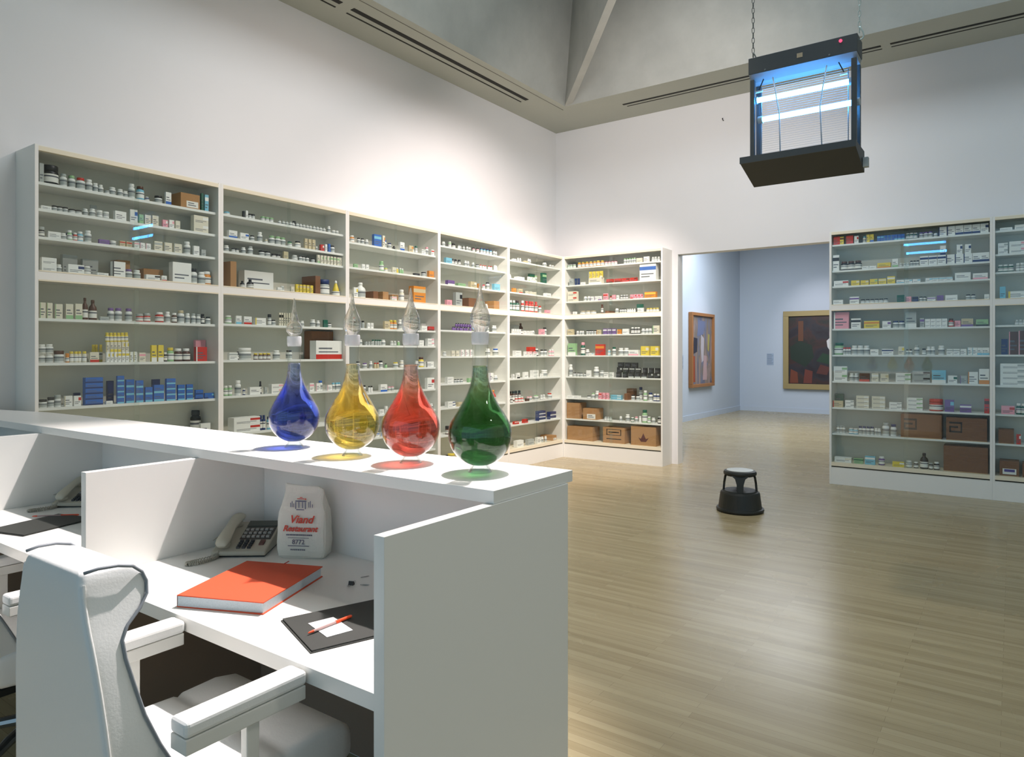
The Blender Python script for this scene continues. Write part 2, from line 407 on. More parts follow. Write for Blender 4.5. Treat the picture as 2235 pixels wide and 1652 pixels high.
def bottle_me(kind, c0):
    k = (kind, c0)
    if k in protos: return protos[k]
    P = {'b': [(.46, 0), (.5, .02), (.5, .66), (.46, .72), (.33, .775), (.33, .80)],
         'v': [(.46, 0), (.5, .02), (.5, .62), (.42, .70), (.28, .76), (.28, .80)],
         'j': [(.47, 0), (.5, .02), (.5, .62), (.47, .68), (.42, .71)],
         'd': [(.46, 0), (.5, .02), (.5, .55), (.42, .66), (.22, .76), (.18, .86)],
         'f': [(.46, 0), (.5, .02), (.36, .45), (.16, .78), (.14, .84)]}[kind]
    me = smooth_sides(lathe_me('bottle_body', P, cm(c0), 16))
    protos[k] = me; return me
def cap_me(kind, c):
    k = ('cap', kind, c)
    if k in protos: return protos[k]
    P = {'b': [(.38, .79), (.40, .80), (.40, .97), (.37, 1)], 'v': [(.30, .79), (.33, .80), (.33, .97), (.28, 1)],
         'j': [(.47, .70), (.49, .71), (.49, .97), (.46, 1)], 'd': [(.22, .85), (.22, .97), (.18, 1)], 'f': [(.17, .82), (.15, .95), (.05, 1)]}[kind]
    me = smooth_sides(lathe_me('cap', P, cm(c), 16)); protos[k] = me; return me
def lab_me(kind, c0):
    lc = LAB if c0 not in 'wosegc' else cm({'w': 's', 'o': 'w', 's': 'w', 'e': 'w', 'g': 'w', 'c': 'w'}[c0])
    k = ('lab', kind, lc.name)
    if k in protos: return protos[k]
    z0, z1 = {'b': (.14, .58), 'v': (.12, .5), 'j': (.12, .54), 'd': (.1, .46), 'f': (.02, .3)}[kind]
    r = .506 if kind != 'f' else .5
    m = MB().lathe([(r, z0), (r, z0 + (z1 - z0) * .62), (r, z0 + (z1 - z0) * .8), (r, z1)], 16, caps=False)
    for q in range(16, 32): m.m[q] = 1
    me = smooth_sides(m.mesh('label_band', [lc, INK])); protos[k] = me; return me
def carton_me(c0, c1, tpl):
    k = ('c', c0, c1, tpl)
    if k in protos: return protos[k]
    m = MB()
    zz = [0, .12, .2, .26, .36, .42, .54, .62, .84, 1]; xx = [-.5, -.4, -.18, .12, .36, .5]
    o = 0
    # four sides, top, bottom
    m.poly([(.5, 0, 0), (.5, 1, 0), (.5, 1, 1), (.5, 0, 1)]); m.poly([(.5, 1, 0), (-.5, 1, 0), (-.5, 1, 1), (.5, 1, 1)])
    m.poly([(-.5, 1, 0), (-.5, 0, 0), (-.5, 0, 1), (-.5, 1, 1)]); m.poly([(-.5, 0, 1), (.5, 0, 1), (.5, 1, 1), (-.5, 1, 1)])
    m.poly([(-.5, 0, 0), (-.5, 1, 0), (.5, 1, 0), (.5, 0, 0)])
    def cell(i, j):
        if c1:
            if tpl == 0 and j == 7: return 1
            if tpl == 1 and i == 0: return 1
            if tpl == 2 and j in (0, 1, 2): return 1
            if tpl == 3 and (i in (3, 4) and j in (6, 7)): return 1
        if tpl != 2 and j == 2 and i in (1, 2): return 2
        if j == 4 and i in (1, 2, 3): return 2
        if tpl in (1, 2) and j == 6 and i in (1, 2): return 2
        return 0
    for j in range(9):
        for i in range(5):
            m.poly([(xx[i], 0, zz[j]), (xx[i + 1], 0, zz[j]), (xx[i + 1], 0, zz[j + 1]), (xx[i], 0, zz[j + 1])], cell(i, j))
    me = m.mesh('carton', [cm(c0), cm(c1) if c1 else LAB, INK]); protos[k] = me; return me
def kraft_me(c0, c1):
    k = ('x', c0)
    if k in protos: return protos[k]
    m = MB().quadbox(-.5, .5, 0, 1, 0, 1)
    m.quadbox(-.5, .5, .46, .54, 1, 1.004, 1); m.quadbox(-.5, .5, -.003, 0, .0, .02, 1)
    me = m.mesh('cardboard_box', [KDARK if c0 == 'n' else KRAFT, TAPE]); protos[k] = me; return me
def printed(kind, w, h):
    m = MB()
    def r(x0, x1, z0, z1, mi=0): m.quadbox(x0 * w, x1 * w, -.0012, -.0002, z0 * h, z1 * h, mi)
    if kind == 'loop':
        r(-.42, -.10, .73, .81); r(-.14, -.10, .34, .81); r(-.42, -.10, .34, .42); r(-.42, -.38, .34, .63); r(-.42, -.20, .55, .63)
        return m, [mat('dark_print', (40, 26, 20), .7)]
    if kind == 'frame':
        r(-.34, .34, .86, .90); r(-.34, .34, .50, .54); r(-.34, -.30, .50, .90); r(.30, .34, .50, .90); r(-.24, .24, .66, .74); r(-.34, .34, .24, .30)
        return m, [mat('dark_print', (40, 26, 20), .7)]
    if kind == 'badge':
        m.poly([(-.2 * w, -.001, .42 * h), (-.1 * w, -.001, .2 * h), (.1 * w, -.001, .2 * h), (.22 * w, -.001, .42 * h), (.1 * w, -.001, .36 * h), (0, -.001, .66 * h), (-.1 * w, -.001, .36 * h)])
        return m, [mat('dark_red_print', (84, 34, 36), .7)]
    if kind == 'oval':
        m.quadbox(-.34 * w, .36 * w, -.0012, -.0002, .12 * h, .5 * h, 0); m.quadbox(-.26 * w, .28 * w, -.0022, -.0012, .28 * h, .46 * h, 1)
        return m, [LAB, mat('violet_print', (74, 60, 140), .6)]
    r(-.2, .42, .08, .5, 0); m.quadbox(-.12 * w, .3 * w, -.0022, -.0012, .2 * h, .26 * h, 1); m.quadbox(-.12 * w, .2 * w, -.0022, -.0012, .34 * h, .4 * h, 1)
    return m, [LAB, INK]
ORD = ['first', 'second', 'third', 'fourth', 'fifth', 'sixth', 'seventh', 'eighth', 'ninth', 'tenth', 'eleventh', 'twelfth',
       'thirteenth', 'fourteenth', 'fifteenth', 'sixteenth', 'seventeenth', 'eighteenth', 'nineteenth', 'twentieth']
DATA = """@1 0 c61,26,130,s,0,0,-1;j129,103,132,kk,0,0,-1;b203,45,89,ws,0,0,-1;b260,49,90,wg,0,0,-1;b315,59,84,wr,0,0,-1;b372,47,85,ww,0,0,-1;b412,35,66,ww,0,0,-1;b446,35,60,ww,0,0,-1;j487,36,27,ss,0,0,-1;b532,49,60,ww,0,0,-1;b582,40,54,ww,0,0,-1;b621,40,48,ww,0,0,-1;b665,47,110,ww,0,0,-1;b731,58,104,cn,0,0,-1;b781,35,35,Bw,0,0,-1;j869,57,57,wk,0,0,-1;c936,45,96,wb,0,0,-1;x1113,170,117,tw,0,0,-1;c1216,19,141,G,0,0,-1;c1253,32,135,cw,0,0,-1;
@1 1 c89,65,25,w,0,0,-1;j144,34,38,wk,0,0,-1;j177,35,38,wk,0,0,-1;j211,35,38,wk,0,0,-1;j255,44,32,sk,0,0,-1;j297,45,32,sk,0,0,-1;b349,37,52,ww,0,0,-1;b394,41,59,ww,0,0,-1;c446,43,107,s,1,0,-1;j438,38,53,sw,0,0,-1;j481,42,50,sw,0,0,-1;c577,83,68,w,0,0,-1;c671,54,96,wb,0,0,-1;c727,32,69,g,0,0,-1;c776,44,73,ow,0,0,-1;c834,47,77,ow,0,0,-1;c910,39,57,pw,0,0,-1;c961,39,64,wp,0,0,-1;c1011,37,65,o,0,0,-1;c1205,128,67,ow,0,0,0;c1205,128,67,ow,0,67,1;
@1 2 j65,38,68,ks,0,0,-1;c139,79,44,w,0,0,-1;b204,42,45,ww,0,0,-1;b244,33,70,gw,0,0,-1;b276,28,58,rw,0,0,-1;b312,40,71,cw,0,0,-1;b296,59,92,Bw,1,0,-1;b361,44,85,ww,0,0,-1;c463,70,33,u,0,0,-1;j529,49,34,ww,0,0,-1;c590,40,41,er,0,0,-1;c638,41,41,er,0,0,-1;c693,36,45,wp,0,0,-1;c736,36,45,wp,0,0,-1;c780,37,45,wp,0,0,-1;c856,63,71,os,0,0,-1;c933,64,71,os,0,0,-1;c1012,66,72,os,0,0,-1;b1101,52,102,ww,0,0,-1;c1166,48,74,w,0,0,-1;c1226,39,52,s,0,0,-1;
@1 3 c106,93,47,w,0,0,0;c106,93,47,w,0,47,1;b178,36,57,ww,0,0,-1;c287,100,143,s,1,0,-1;c276,105,64,wB,0,0,-1;b363,53,65,sw,0,0,-1;c423,107,127,s,1,0,-1;c453,78,23,w,0,0,-1;c565,94,115,wk,0,0,-1;x658,98,145,tt,1,0,-1;b645,54,68,wu,0,0,-1;b709,55,69,ww,0,0,-1;x883,164,100,tt,1,0,-1;c816,105,42,wk,0,0,-1;c903,39,43,wr,0,0,-1;c1045,157,159,w,0,0,-1;b1163,60,126,wk,0,0,-1;b1230,61,104,ww,0,0,-1;b1312,74,113,aw,0,0,-1;
@1 4 c68,34,106,og,0,0,-1;c110,34,106,og,0,0,-1;c166,47,101,og,0,0,-1;c233,48,105,og,0,0,-1;c293,46,110,og,0,0,-1;d339,40,156,nn,0,0,-1;d394,54,144,nn,0,0,-1;c464,62,27,s,0,0,-1;b524,46,94,wu,0,0,-1;b574,50,95,wu,0,0,-1;b650,50,96,wu,0,0,-1;j724,51,59,rs,0,0,-1;j779,52,66,rs,0,0,-1;b879,64,78,rw,0,0,-1;b944,43,86,ww,0,0,-1;b998,40,79,nw,0,0,-1;b1058,55,102,we,0,0,-1;b1109,37,81,ww,0,0,-1;b1151,38,81,ws,0,0,-1;b1194,38,78,ws,0,0,-1;b1233,31,82,kk,0,0,-1;b1275,42,60,wk,0,0,-1;
@1 5 b69,48,62,ww,0,0,0;b69,48,62,ww,0,62,1;b115,48,63,ww,0,0,0;b115,48,63,ww,0,63,1;j177,63,82,wn,0,0,-1;j222,24,64,aa,0,0,-1;b250,29,77,oy,0,0,-1;b278,29,77,oy,0,0,-1;b306,29,78,oy,0,0,-1;b335,30,78,oy,0,0,-1;c396,61,72,or,0,0,-1;b451,25,127,yy,1,0,-1;b475,25,128,yy,1,0,-1;b499,25,128,yy,1,0,-1;c488,23,73,wy,0,0,-1;c515,23,74,wy,0,0,-1;c543,23,74,wy,0,0,-1;c570,23,74,wy,0,0,-1;c598,24,75,wy,0,0,-1;c626,24,75,wy,0,0,-1;c654,24,75,wy,0,0,-1;c683,24,76,wy,0,0,-1;c488,23,73,oy,0,73,-1;c515,23,74,oy,0,74,-1;c541,23,74,oy,0,74,-1;c568,23,74,oy,0,74,-1;c596,23,75,oy,0,75,-1;c623,23,75,oy,0,75,-1;b486,27,67,yy,0,147,-1;b513,27,67,yy,0,147,-1;b539,27,67,yy,0,148,-1;b566,27,67,yy,0,148,-1;b593,28,68,yy,0,149,-1;b621,28,68,yy,0,150,-1;c735,49,69,op,0,0,-1;c823,41,126,yw,0,0,-1;c876,42,127,yw,0,0,-1;b917,32,71,kw,0,0,-1;b965,54,108,gy,0,0,-1;b1029,66,101,nw,0,0,-1;b1099,63,102,nw,0,0,-1;c1209,96,115,rw,0,0,-1;c1285,89,174,p,1,0,-1;
@1 6 j76,49,56,wk,0,0,-1;j122,41,69,wk,0,0,-1;j164,42,82,ws,0,0,-1;c226,50,73,we,0,0,-1;c284,46,71,wr,0,0,-1;c394,121,39,bB,0,0,0;c394,121,39,bB,0,39,1;c394,121,39,bB,0,79,2;c394,121,39,bB,0,118,3;c394,121,39,bB,0,157,4;c334,42,85,B,1,0,-1;c498,46,23,w,0,0,-1;c577,50,41,bc,0,0,0;c577,50,41,bc,0,41,1;c577,50,41,bc,0,81,2;c577,50,41,bc,0,122,3;c577,50,41,bc,0,162,4;c563,47,164,B,1,0,-1;c645,59,58,bc,0,0,0;c645,59,58,bc,0,58,1;c645,59,58,bc,0,116,2;c715,54,55,bc,0,0,0;c715,54,55,bc,0,55,1;c715,54,55,bc,0,110,2;c784,55,56,bc,0,0,0;c784,55,56,bc,0,56,1;c861,80,63,bc,0,0,0;c861,80,63,bc,0,63,1;c906,60,165,B,1,0,-1;c956,73,43,bc,0,0,0;c956,73,43,bc,0,43,1;c956,73,43,bc,0,86,2;c956,73,43,bc,0,129,3;c1039,56,40,bc,0,0,0;c1039,56,40,bc,0,40,1;c1039,56,40,bc,0,80,2;c1109,53,40,bc,0,0,0;c1109,53,40,bc,0,40,1;c1109,53,40,bc,0,81,2;c1190,64,37,bB,0,0,0;c1190,64,37,bB,0,37,1;c1259,46,45,bB,0,0,-1;c1324,53,45,bc,0,0,-1;
@1 7 j912,43,78,sw,0,0,-1;j955,43,79,sw,0,0,-1;j1000,44,79,sw,0,0,-1;j1044,44,80,sw,0,0,-1;b1261,85,197,kk,1,0,-1;c1243,84,101,wk,0,0,-1;
@2 0 b113,56,31,cc,0,0,-1;c248,14,55,k,0,0,-1;c276,21,63,w,0,0,-1;j312,31,43,sk,0,0,-1;j345,31,44,sk,0,0,-1;j443,40,40,sg,0,0,-1;j486,40,40,sg,0,0,-1;j530,40,41,sg,0,0,-1;b627,32,37,ws,0,0,-1;b663,32,37,ws,0,0,-1;b699,32,37,ws,0,0,-1;b735,33,38,ws,0,0,-1;b771,33,38,ws,0,0,-1;b808,33,38,ws,0,0,-1;b845,33,38,ws,0,0,-1;b883,33,38,ws,0,0,-1;b921,34,39,ws,0,0,-1;b959,34,39,ws,0,0,-1;b998,34,39,ws,0,0,-1;b1037,34,39,ws,0,0,-1;b1076,34,39,ws,0,0,-1;b1116,35,39,ws,0,0,-1;c862,24,77,k,1,0,-1;b1172,33,62,ww,0,0,-1;j1229,36,31,ww,0,0,-1;j1271,36,31,ww,0,0,-1;
@2 1 c145,82,62,wb,0,0,-1;c253,84,55,wb,0,0,-1;b340,42,48,wk,0,0,-1;b419,47,88,ww,0,0,-1;b479,30,36,ew,0,0,-1;b545,55,73,wg,0,0,-1;b605,55,74,wg,0,0,-1;b667,56,75,wg,0,0,-1;b742,45,50,gG,0,0,-1;b826,59,63,ok,0,0,-1;c896,33,94,e,0,0,-1;c939,34,94,e,0,0,-1;c983,34,95,e,0,0,-1;b1027,19,39,ww,0,0,-1;c1082,41,61,rw,0,0,-1;c1129,25,70,w,0,0,-1;c1167,25,79,b,0,0,-1;b1219,48,71,wk,0,0,-1;
@2 2 b107,44,54,ww,0,0,-1;j156,32,35,sk,0,0,-1;j190,32,35,sk,0,0,-1;b260,41,55,ww,0,0,-1;b324,46,71,ws,0,0,-1;j437,53,48,wk,0,0,-1;j495,54,49,wk,0,0,-1;j556,41,33,kk,0,0,-1;j601,41,33,kk,0,0,-1;c673,50,66,e,0,0,-1;b785,58,46,sw,0,0,-1;b849,36,51,wk,0,0,-1;b890,37,51,wk,0,0,-1;b932,37,51,wk,0,0,-1;j984,37,39,wk,0,0,-1;c1040,29,78,og,0,0,-1;c1078,30,78,og,0,0,-1;c1117,30,79,og,0,0,-1;c1157,30,79,og,0,0,-1;c1196,30,80,og,0,0,-1;c1236,30,80,og,0,0,-1;c1277,31,80,og,0,0,-1;c1317,31,81,og,0,0,-1;
@2 3 x148,59,216,tt,0,0,-1;c482,303,171,w,1,0,-1;d234,41,59,kk,-1,0,-1;d316,62,79,kk,-1,0,-1;c607,45,33,w,0,0,-1;b656,40,50,sw,0,0,-1;c745,35,50,o,0,0,-1;c797,31,76,ye,0,0,-1;c836,31,76,ye,0,0,-1;c876,31,77,ye,0,0,-1;c917,31,77,ye,0,0,-1;c958,32,77,ye,0,0,-1;x1029,61,173,nn,0,0,-1;j1139,119,149,sB,0,0,-1;d1279,83,152,yw,0,0,-1;
@2 4 b122,56,69,gw,0,0,-1;c199,52,70,wc,0,0,-1;c285,74,67,wr,0,0,-1;c411,105,60,wy,0,0,-1;j510,34,97,sk,0,0,-1;b557,43,49,wk,0,0,-1;c610,19,115,ok,0,0,-1;c634,19,115,ok,0,0,-1;c659,19,116,ok,0,0,-1;c683,19,116,ok,0,0,-1;c708,19,117,ok,0,0,-1;c733,19,117,ok,0,0,-1;c758,19,117,ok,0,0,-1;b867,41,51,ww,0,0,-1;b992,51,69,ww,0,0,-1;b1048,38,61,ww,0,0,-1;c1124,46,70,G,0,0,-1;b1183,53,44,wk,0,0,-1;
@2 5 c149,82,62,ws,0,0,-1;b205,20,70,kk,0,0,-1;j287,116,102,ww,0,0,-1;b383,39,56,ny,0,0,-1;b426,39,56,ny,0,0,-1;b468,39,57,ny,0,0,-1;b512,40,57,ny,0,0,-1;b593,65,82,ww,0,0,-1;b735,58,84,wk,0,0,-1;c1178,320,176,wr,0,0,-1;x1285,281,269,nn,1,0,-1;
@2 6 b98,36,84,gw,0,0,-1;b136,36,85,gw,0,0,-1;b214,53,125,ww,0,0,-1;b260,25,55,Bw,0,0,-1;c356,104,64,w,0,0,-1;b424,21,112,kk,0,0,-1;c464,26,61,s,0,0,-1;c582,124,41,wp,0,0,0;c582,124,41,wp,0,41,1;b685,49,75,kw,0,0,-1;b740,49,75,kw,0,0,-1;c960,49,77,wp,0,0,-1;c1035,49,74,wp,0,0,-1;b1089,42,96,wb,0,0,-1;c1173,59,53,wp,0,0,-1;b1228,35,71,wc,0,0,-1;b1270,36,71,wc,0,0,-1;b1312,36,72,wc,0,0,-1;
@2 7 c278,259,63,wr,0,0,0;c278,259,63,wr,0,63,1;b432,28,129,BB,0,0,-1;b462,28,129,BB,0,0,-1;b507,39,114,cB,0,0,-1;b550,39,114,cB,0,0,-1;
@3 0 b140,50,73,aw,0,0,-1;b217,38,60,wk,0,0,-1;b263,38,60,wk,0,0,-1;b323,41,56,ww,0,0,-1;c452,99,123,bc,0,0,-1;c537,33,124,oa,0,0,-1;b587,42,87,wb,0,0,-1;b650,48,63,wB,0,0,-1;b707,32,39,kk,0,0,-1;c810,70,89,wb,0,0,-1;c947,66,70,ea,0,0,-1;b1006,28,40,ww,0,0,-1;b1057,39,81,sG,0,0,-1;c1147,63,51,ws,0,0,-1;b1220,40,88,wp,0,0,-1;c1297,46,67,wr,0,0,-1;c1363,46,68,wr,0,0,-1;
@3 1 c157,49,37,g,0,0,-1;c257,39,46,w,0,0,-1;c310,39,47,w,0,0,-1;b528,53,105,gg,0,0,-1;b600,43,48,yg,0,0,-1;c692,59,58,o,0,0,-1;b752,27,59,yw,0,0,-1;b802,30,59,gw,0,0,-1;b840,30,59,gw,0,0,-1;c1041,83,25,k,0,0,-1;j1171,57,51,wk,0,0,-1;c1319,87,73,a,0,0,-1;
@3 2 c155,54,101,wy,0,0,-1;d259,107,158,ww,0,0,-1;x422,69,80,nt,0,0,-1;x563,86,86,tt,0,0,-1;c691,74,44,wp,0,0,-1;x827,99,79,tt,1,0,-1;b835,60,129,ow,0,0,-1;c1080,198,182,ae,0,0,-1;
@3 3 b184,34,74,sk,0,0,-1;b225,34,74,sk,0,0,-1;b265,34,74,sk,0,0,-1;c328,35,56,w,0,0,-1;c375,35,56,w,0,0,-1;c588,77,82,e,0,0,-1;b670,48,97,ay,0,0,-1;b731,49,98,ay,0,0,-1;b811,55,109,ww,0,0,-1;c1157,90,51,w,0,0,-1;c1378,66,84,w,1,0,-1;c1353,98,47,rn,0,0,-1;
@3 4 b187,38,55,ww,0,0,-1;b232,38,56,ww,0,0,-1;c297,28,37,s,0,0,-1;c334,28,37,s,0,0,-1;c372,28,38,s,0,0,-1;b409,27,57,sG,0,0,-1;b443,27,57,sG,0,0,-1;b476,27,57,sG,0,0,-1;b510,28,57,sG,0,0,-1;b567,53,58,ww,0,0,-1;b677,38,49,sw,0,0,-1;b724,38,49,sw,0,0,-1;b776,33,49,gw,0,0,-1;c1112,74,31,w,0,0,0;c1112,74,31,w,0,31,1;c1347,109,42,wp,0,0,0;c1347,109,42,wp,0,42,1;
@3 5 b209,45,74,wk,0,0,-1;b305,51,56,wu,0,0,-1;b377,36,75,ww,0,0,-1;b435,29,57,er,0,0,-1;b471,29,57,er,0,0,-1;b531,47,77,wk,0,0,-1;b593,32,48,gk,0,0,-1;b752,60,59,wy,0,0,-1;b842,49,79,ow,0,0,-1;b1060,45,71,ww,0,0,-1;b1145,62,112,yn,0,0,-1;c1334,136,62,wk,0,0,-1;
@3 6 b295,36,75,wk,0,0,-1;b345,26,66,wk,0,0,-1;b377,26,66,wk,0,0,-1;c539,96,76,wb,0,0,-1;b632,40,48,wp,0,0,-1;b682,40,49,wp,0,0,-1;c1275,113,124,wr,0,0,-1;
@3 7 c510,62,48,w,0,0,-1;c576,34,77,w,0,0,-1;b1238,43,62,ww,0,0,-1;b1295,43,62,ww,0,0,-1;
@3 8 c445,61,43,wb,0,0,-1;c529,62,43,wb,0,0,-1;
@4 0 b159,47,53,ww,0,0,-1;b285,42,75,gw,0,0,-1;b360,54,60,kk,0,0,-1;b430,34,49,ws,0,0,-1;b478,35,49,ws,0,0,-1;b527,35,49,ws,0,0,-1;b597,40,50,ww,0,0,-1;b654,40,50,ww,0,0,-1;b732,44,56,pk,0,0,-1;b796,44,56,pk,0,0,-1;b876,41,68,cB,0,0,-1;b936,42,69,cB,0,0,-1;b997,42,69,cB,0,0,-1;b1059,42,69,cB,0,0,-1;b1126,36,58,ww,0,0,-1;b1179,36,58,ww,0,0,-1;
@4 1 c231,101,64,c,0,0,-1;b325,40,65,kk,0,0,-1;b381,40,65,kk,0,0,-1;b437,41,65,kk,0,0,-1;b560,37,66,ww,0,0,-1;b613,37,67,ww,0,0,-1;b710,38,62,ww,0,0,-1;b791,50,45,wk,0,0,-1;b870,33,51,wr,0,0,-1;b918,33,51,wr,0,0,-1;b966,33,52,wr,0,0,-1;b1015,34,52,wr,0,0,-1;b1065,34,52,wr,0,0,-1;b1133,33,70,ww,0,0,-1;b1182,33,70,ww,0,0,-1;
@4 2 c271,119,53,uw,0,0,-1;c467,134,33,g,0,0,-1;c689,114,72,ew,0,0,-1;c803,49,56,a,0,0,-1;b929,38,57,pr,0,0,-1;b1004,52,92,wk,0,0,-1;c1168,116,82,c,0,0,-1;
@4 3 c241,96,64,p,0,0,-1;c413,121,163,sk,0,0,-1;x667,158,111,nt,0,0,-1;b883,51,114,gr,0,0,-1;b966,51,57,ow,0,0,-1;x1155,121,105,at,0,0,-1;
@4 4 b320,32,43,uk,0,0,-1;b365,32,43,uk,0,0,-1;b410,33,43,uk,0,0,-1;b455,33,44,uk,0,0,-1;b501,33,44,uk,0,0,-1;b548,33,44,uk,0,0,-1;b594,33,44,uk,0,0,-1;b642,33,44,uk,0,0,-1;b377,31,43,uk,0,43,-1;b421,31,44,uk,0,44,-1;b464,31,44,uk,0,44,-1;b508,32,44,uk,0,44,-1;b553,32,44,uk,0,44,-1;b598,32,44,uk,0,44,-1;b643,32,44,uk,0,44,-1;b1013,52,69,ww,0,0,-1;b1109,39,81,ww,0,0,-1;b1167,39,82,ww,0,0,-1;
@4 5 b184,47,53,sw,0,0,-1;c308,54,65,o,0,0,-1;c387,55,65,o,0,0,-1;c479,59,77,wp,0,0,-1;c565,59,77,wp,0,0,-1;c653,60,78,wp,0,0,-1;b1023,65,92,ww,0,0,-1;b1187,79,94,wb,0,0,-1;
@4 6 c258,113,37,w,0,0,0;c258,113,37,w,0,37,1;b367,40,43,wk,0,0,-1;b423,41,44,wk,0,0,-1;b480,41,44,wk,0,0,-1;c638,90,50,g,0,0,-1;c1052,76,104,wu,0,0,-1;b1177,65,70,ww,0,0,-1;
@4 7 c279,136,32,wB,0,0,0;c279,136,32,wB,0,32,1;c445,93,49,e,0,0,-1;d1128,78,163,ra,0,0,-1;
@4 8 j261,78,96,nk,0,0,-1;b352,30,70,ww,0,0,-1;
@4 9 b224,36,64,gk,0,0,-1;j319,90,65,ey,0,0,-1;
@5 0 c208,75,24,w,0,0,-1;b309,27,49,ww,0,0,-1;b352,27,49,ww,0,0,-1;c476,77,25,e,0,0,-1;b553,35,62,ww,0,0,-1;b609,35,63,ww,0,0,-1;b995,72,58,ww,0,0,-1;b1116,44,39,ww,0,0,-1;b1189,44,39,ww,0,0,-1;
@5 1 b147,34,54,ww,0,0,-1;c355,165,37,w,0,0,-1;c548,43,56,wg,0,0,-1;c615,43,56,wg,0,0,-1;c683,43,57,wg,0,0,-1;c819,117,128,G,1,0,-1;b761,43,89,wg,0,0,-1;c931,104,141,Gg,0,0,-1;
@5 2 c208,75,54,a,0,0,-1;c350,90,55,er,0,0,-1;c511,59,37,o,0,0,-1;c603,59,37,o,0,0,-1;c697,60,38,o,0,0,-1;c1036,135,45,w,0,0,-1;
@5 3 b162,40,138,Gw,0,0,-1;b225,41,139,Gw,0,0,-1;b314,62,146,Gk,0,0,-1;b422,48,148,rw,0,0,-1;b520,49,149,rr,0,0,-1;b597,49,150,rr,0,0,-1;b676,49,151,rr,0,0,-1;b756,50,152,rr,0,0,-1;b848,50,102,wr,0,0,-1;c1030,98,52,p,0,0,-1;
@5 4 c422,146,124,s,1,0,-1;c177,34,60,w,0,0,-1;c229,34,61,w,0,0,-1;c281,34,61,w,0,0,-1;c334,35,61,w,0,0,-1;d572,70,151,nn,1,0,-1;c446,49,43,w,0,0,-1;c523,49,43,w,0,0,-1;c600,50,44,w,0,0,-1;b687,49,50,ww,0,0,-1;c884,103,77,p,0,0,-1;b1007,58,104,wk,0,0,-1;
@5 5 c294,137,36,w,0,0,0;c294,137,36,w,0,36,1;c477,68,62,wp,0,0,-1;c583,69,62,wp,0,0,-1;c692,70,63,wp,0,0,-1;c629,150,62,r,0,62,-1;b796,57,102,kw,0,0,-1;b909,54,90,wk,0,0,-1;b998,54,91,wk,0,0,-1;b1107,47,91,pw,0,0,-1;b1186,48,92,pw,0,0,-1;
@5 6 c180,47,60,wk,0,0,-1;c296,69,73,wk,0,0,-1;c480,91,80,w,0,0,-1;c712,144,50,w,0,0,0;c712,144,50,w,0,50,1;c871,59,51,w,0,0,-1;j990,94,97,ww,0,0,-1;
@5 7 b162,40,60,kw,0,0,-1;b315,45,135,nk,1,0,-1;b384,45,136,nk,1,0,-1;b454,45,137,nk,1,0,-1;b525,46,138,nk,1,0,-1;c512,70,37,n,0,0,-1;b281,45,61,rw,0,0,-1;b352,46,61,rw,0,0,-1;b423,46,62,rw,0,0,-1;b561,45,56,wp,0,0,-1;b634,46,56,wp,0,0,-1;b785,71,64,wg,0,0,-1;b901,43,64,sw,0,0,-1;b971,43,65,sw,0,0,-1;b1128,73,78,wr,0,0,-1;
@5 8 c258,102,36,rw,0,0,-1;c473,105,49,rn,0,0,-1;c875,169,45,Bw,0,0,0;c875,169,45,Bw,0,45,1;c875,169,45,Bw,0,89,2;c1159,160,52,Bw,0,0,0;c1159,160,52,Bw,0,52,1;
@5 9 c337,158,85,w,0,0,-1;c599,142,75,s,0,0,-1;c799,109,82,w,0,0,-1;b921,40,77,ww,0,0,-1;b986,40,78,ww,0,0,-1;x1188,125,72,tw,0,0,-1;
@6 0 j34,52,53,gs,0,0,-1;j88,52,53,gs,0,0,-1;j142,52,53,gs,0,0,-1;b215,62,79,ay,0,0,-1;b279,62,79,ay,0,0,-1;b342,61,78,ay,0,0,-1;b405,61,78,ay,0,0,-1;b467,61,78,ay,0,0,-1;b529,61,78,ay,0,0,-1;b590,60,77,ay,0,0,-1;b652,48,64,pn,0,0,-1;b700,48,64,pn,0,0,-1;b749,48,64,pn,0,0,-1;b796,48,64,pn,0,0,-1;b944,38,76,wg,0,0,-1;b982,38,75,wg,0,0,-1;b1019,37,75,wg,0,0,-1;b1056,37,75,wg,0,0,-1;b1093,37,75,wg,0,0,-1;c1168,86,62,o,0,0,-1;c1273,80,74,w,0,0,-1;b1359,40,61,sw,0,0,-1;b1399,40,61,sw,0,0,-1;b1438,40,61,sw,0,0,-1;
@6 1 c103,69,93,s,0,0,-1;c176,31,92,B,0,0,-1;c222,31,92,B,0,0,-1;c293,68,33,w,0,0,-1;c492,212,84,ow,0,0,-1;c417,47,91,yo,0,85,-1;c474,47,91,yo,0,84,-1;c531,47,90,yo,0,84,-1;c588,47,90,yo,0,84,-1;c722,103,51,rn,0,0,-1;c845,102,51,rn,0,0,-1;c965,101,50,rn,0,0,-1;c1084,100,50,rn,0,0,-1;c1294,244,222,wb,0,0,-1;
@6 2 c116,156,73,or,0,0,0;c116,156,73,or,0,73,1;b317,55,65,ww,0,0,-1;b373,54,65,ww,0,0,-1;c442,53,58,wu,0,0,-1;c506,53,58,wu,0,0,-1;c569,52,58,wu,0,0,-1;c656,72,90,pr,0,0,-1;b732,35,57,rn,0,0,-1;c783,53,64,p,0,0,-1;c845,35,57,w,0,0,-1;b895,37,57,kw,0,0,-1;b932,37,57,kw,0,0,-1;b969,37,57,kw,0,0,-1;c1056,41,56,pr,0,0,-1;c1104,40,56,pr,0,0,-1;c1152,40,56,pr,0,0,-1;c1199,40,56,pr,0,0,-1;c1328,164,80,ay,0,0,-1;
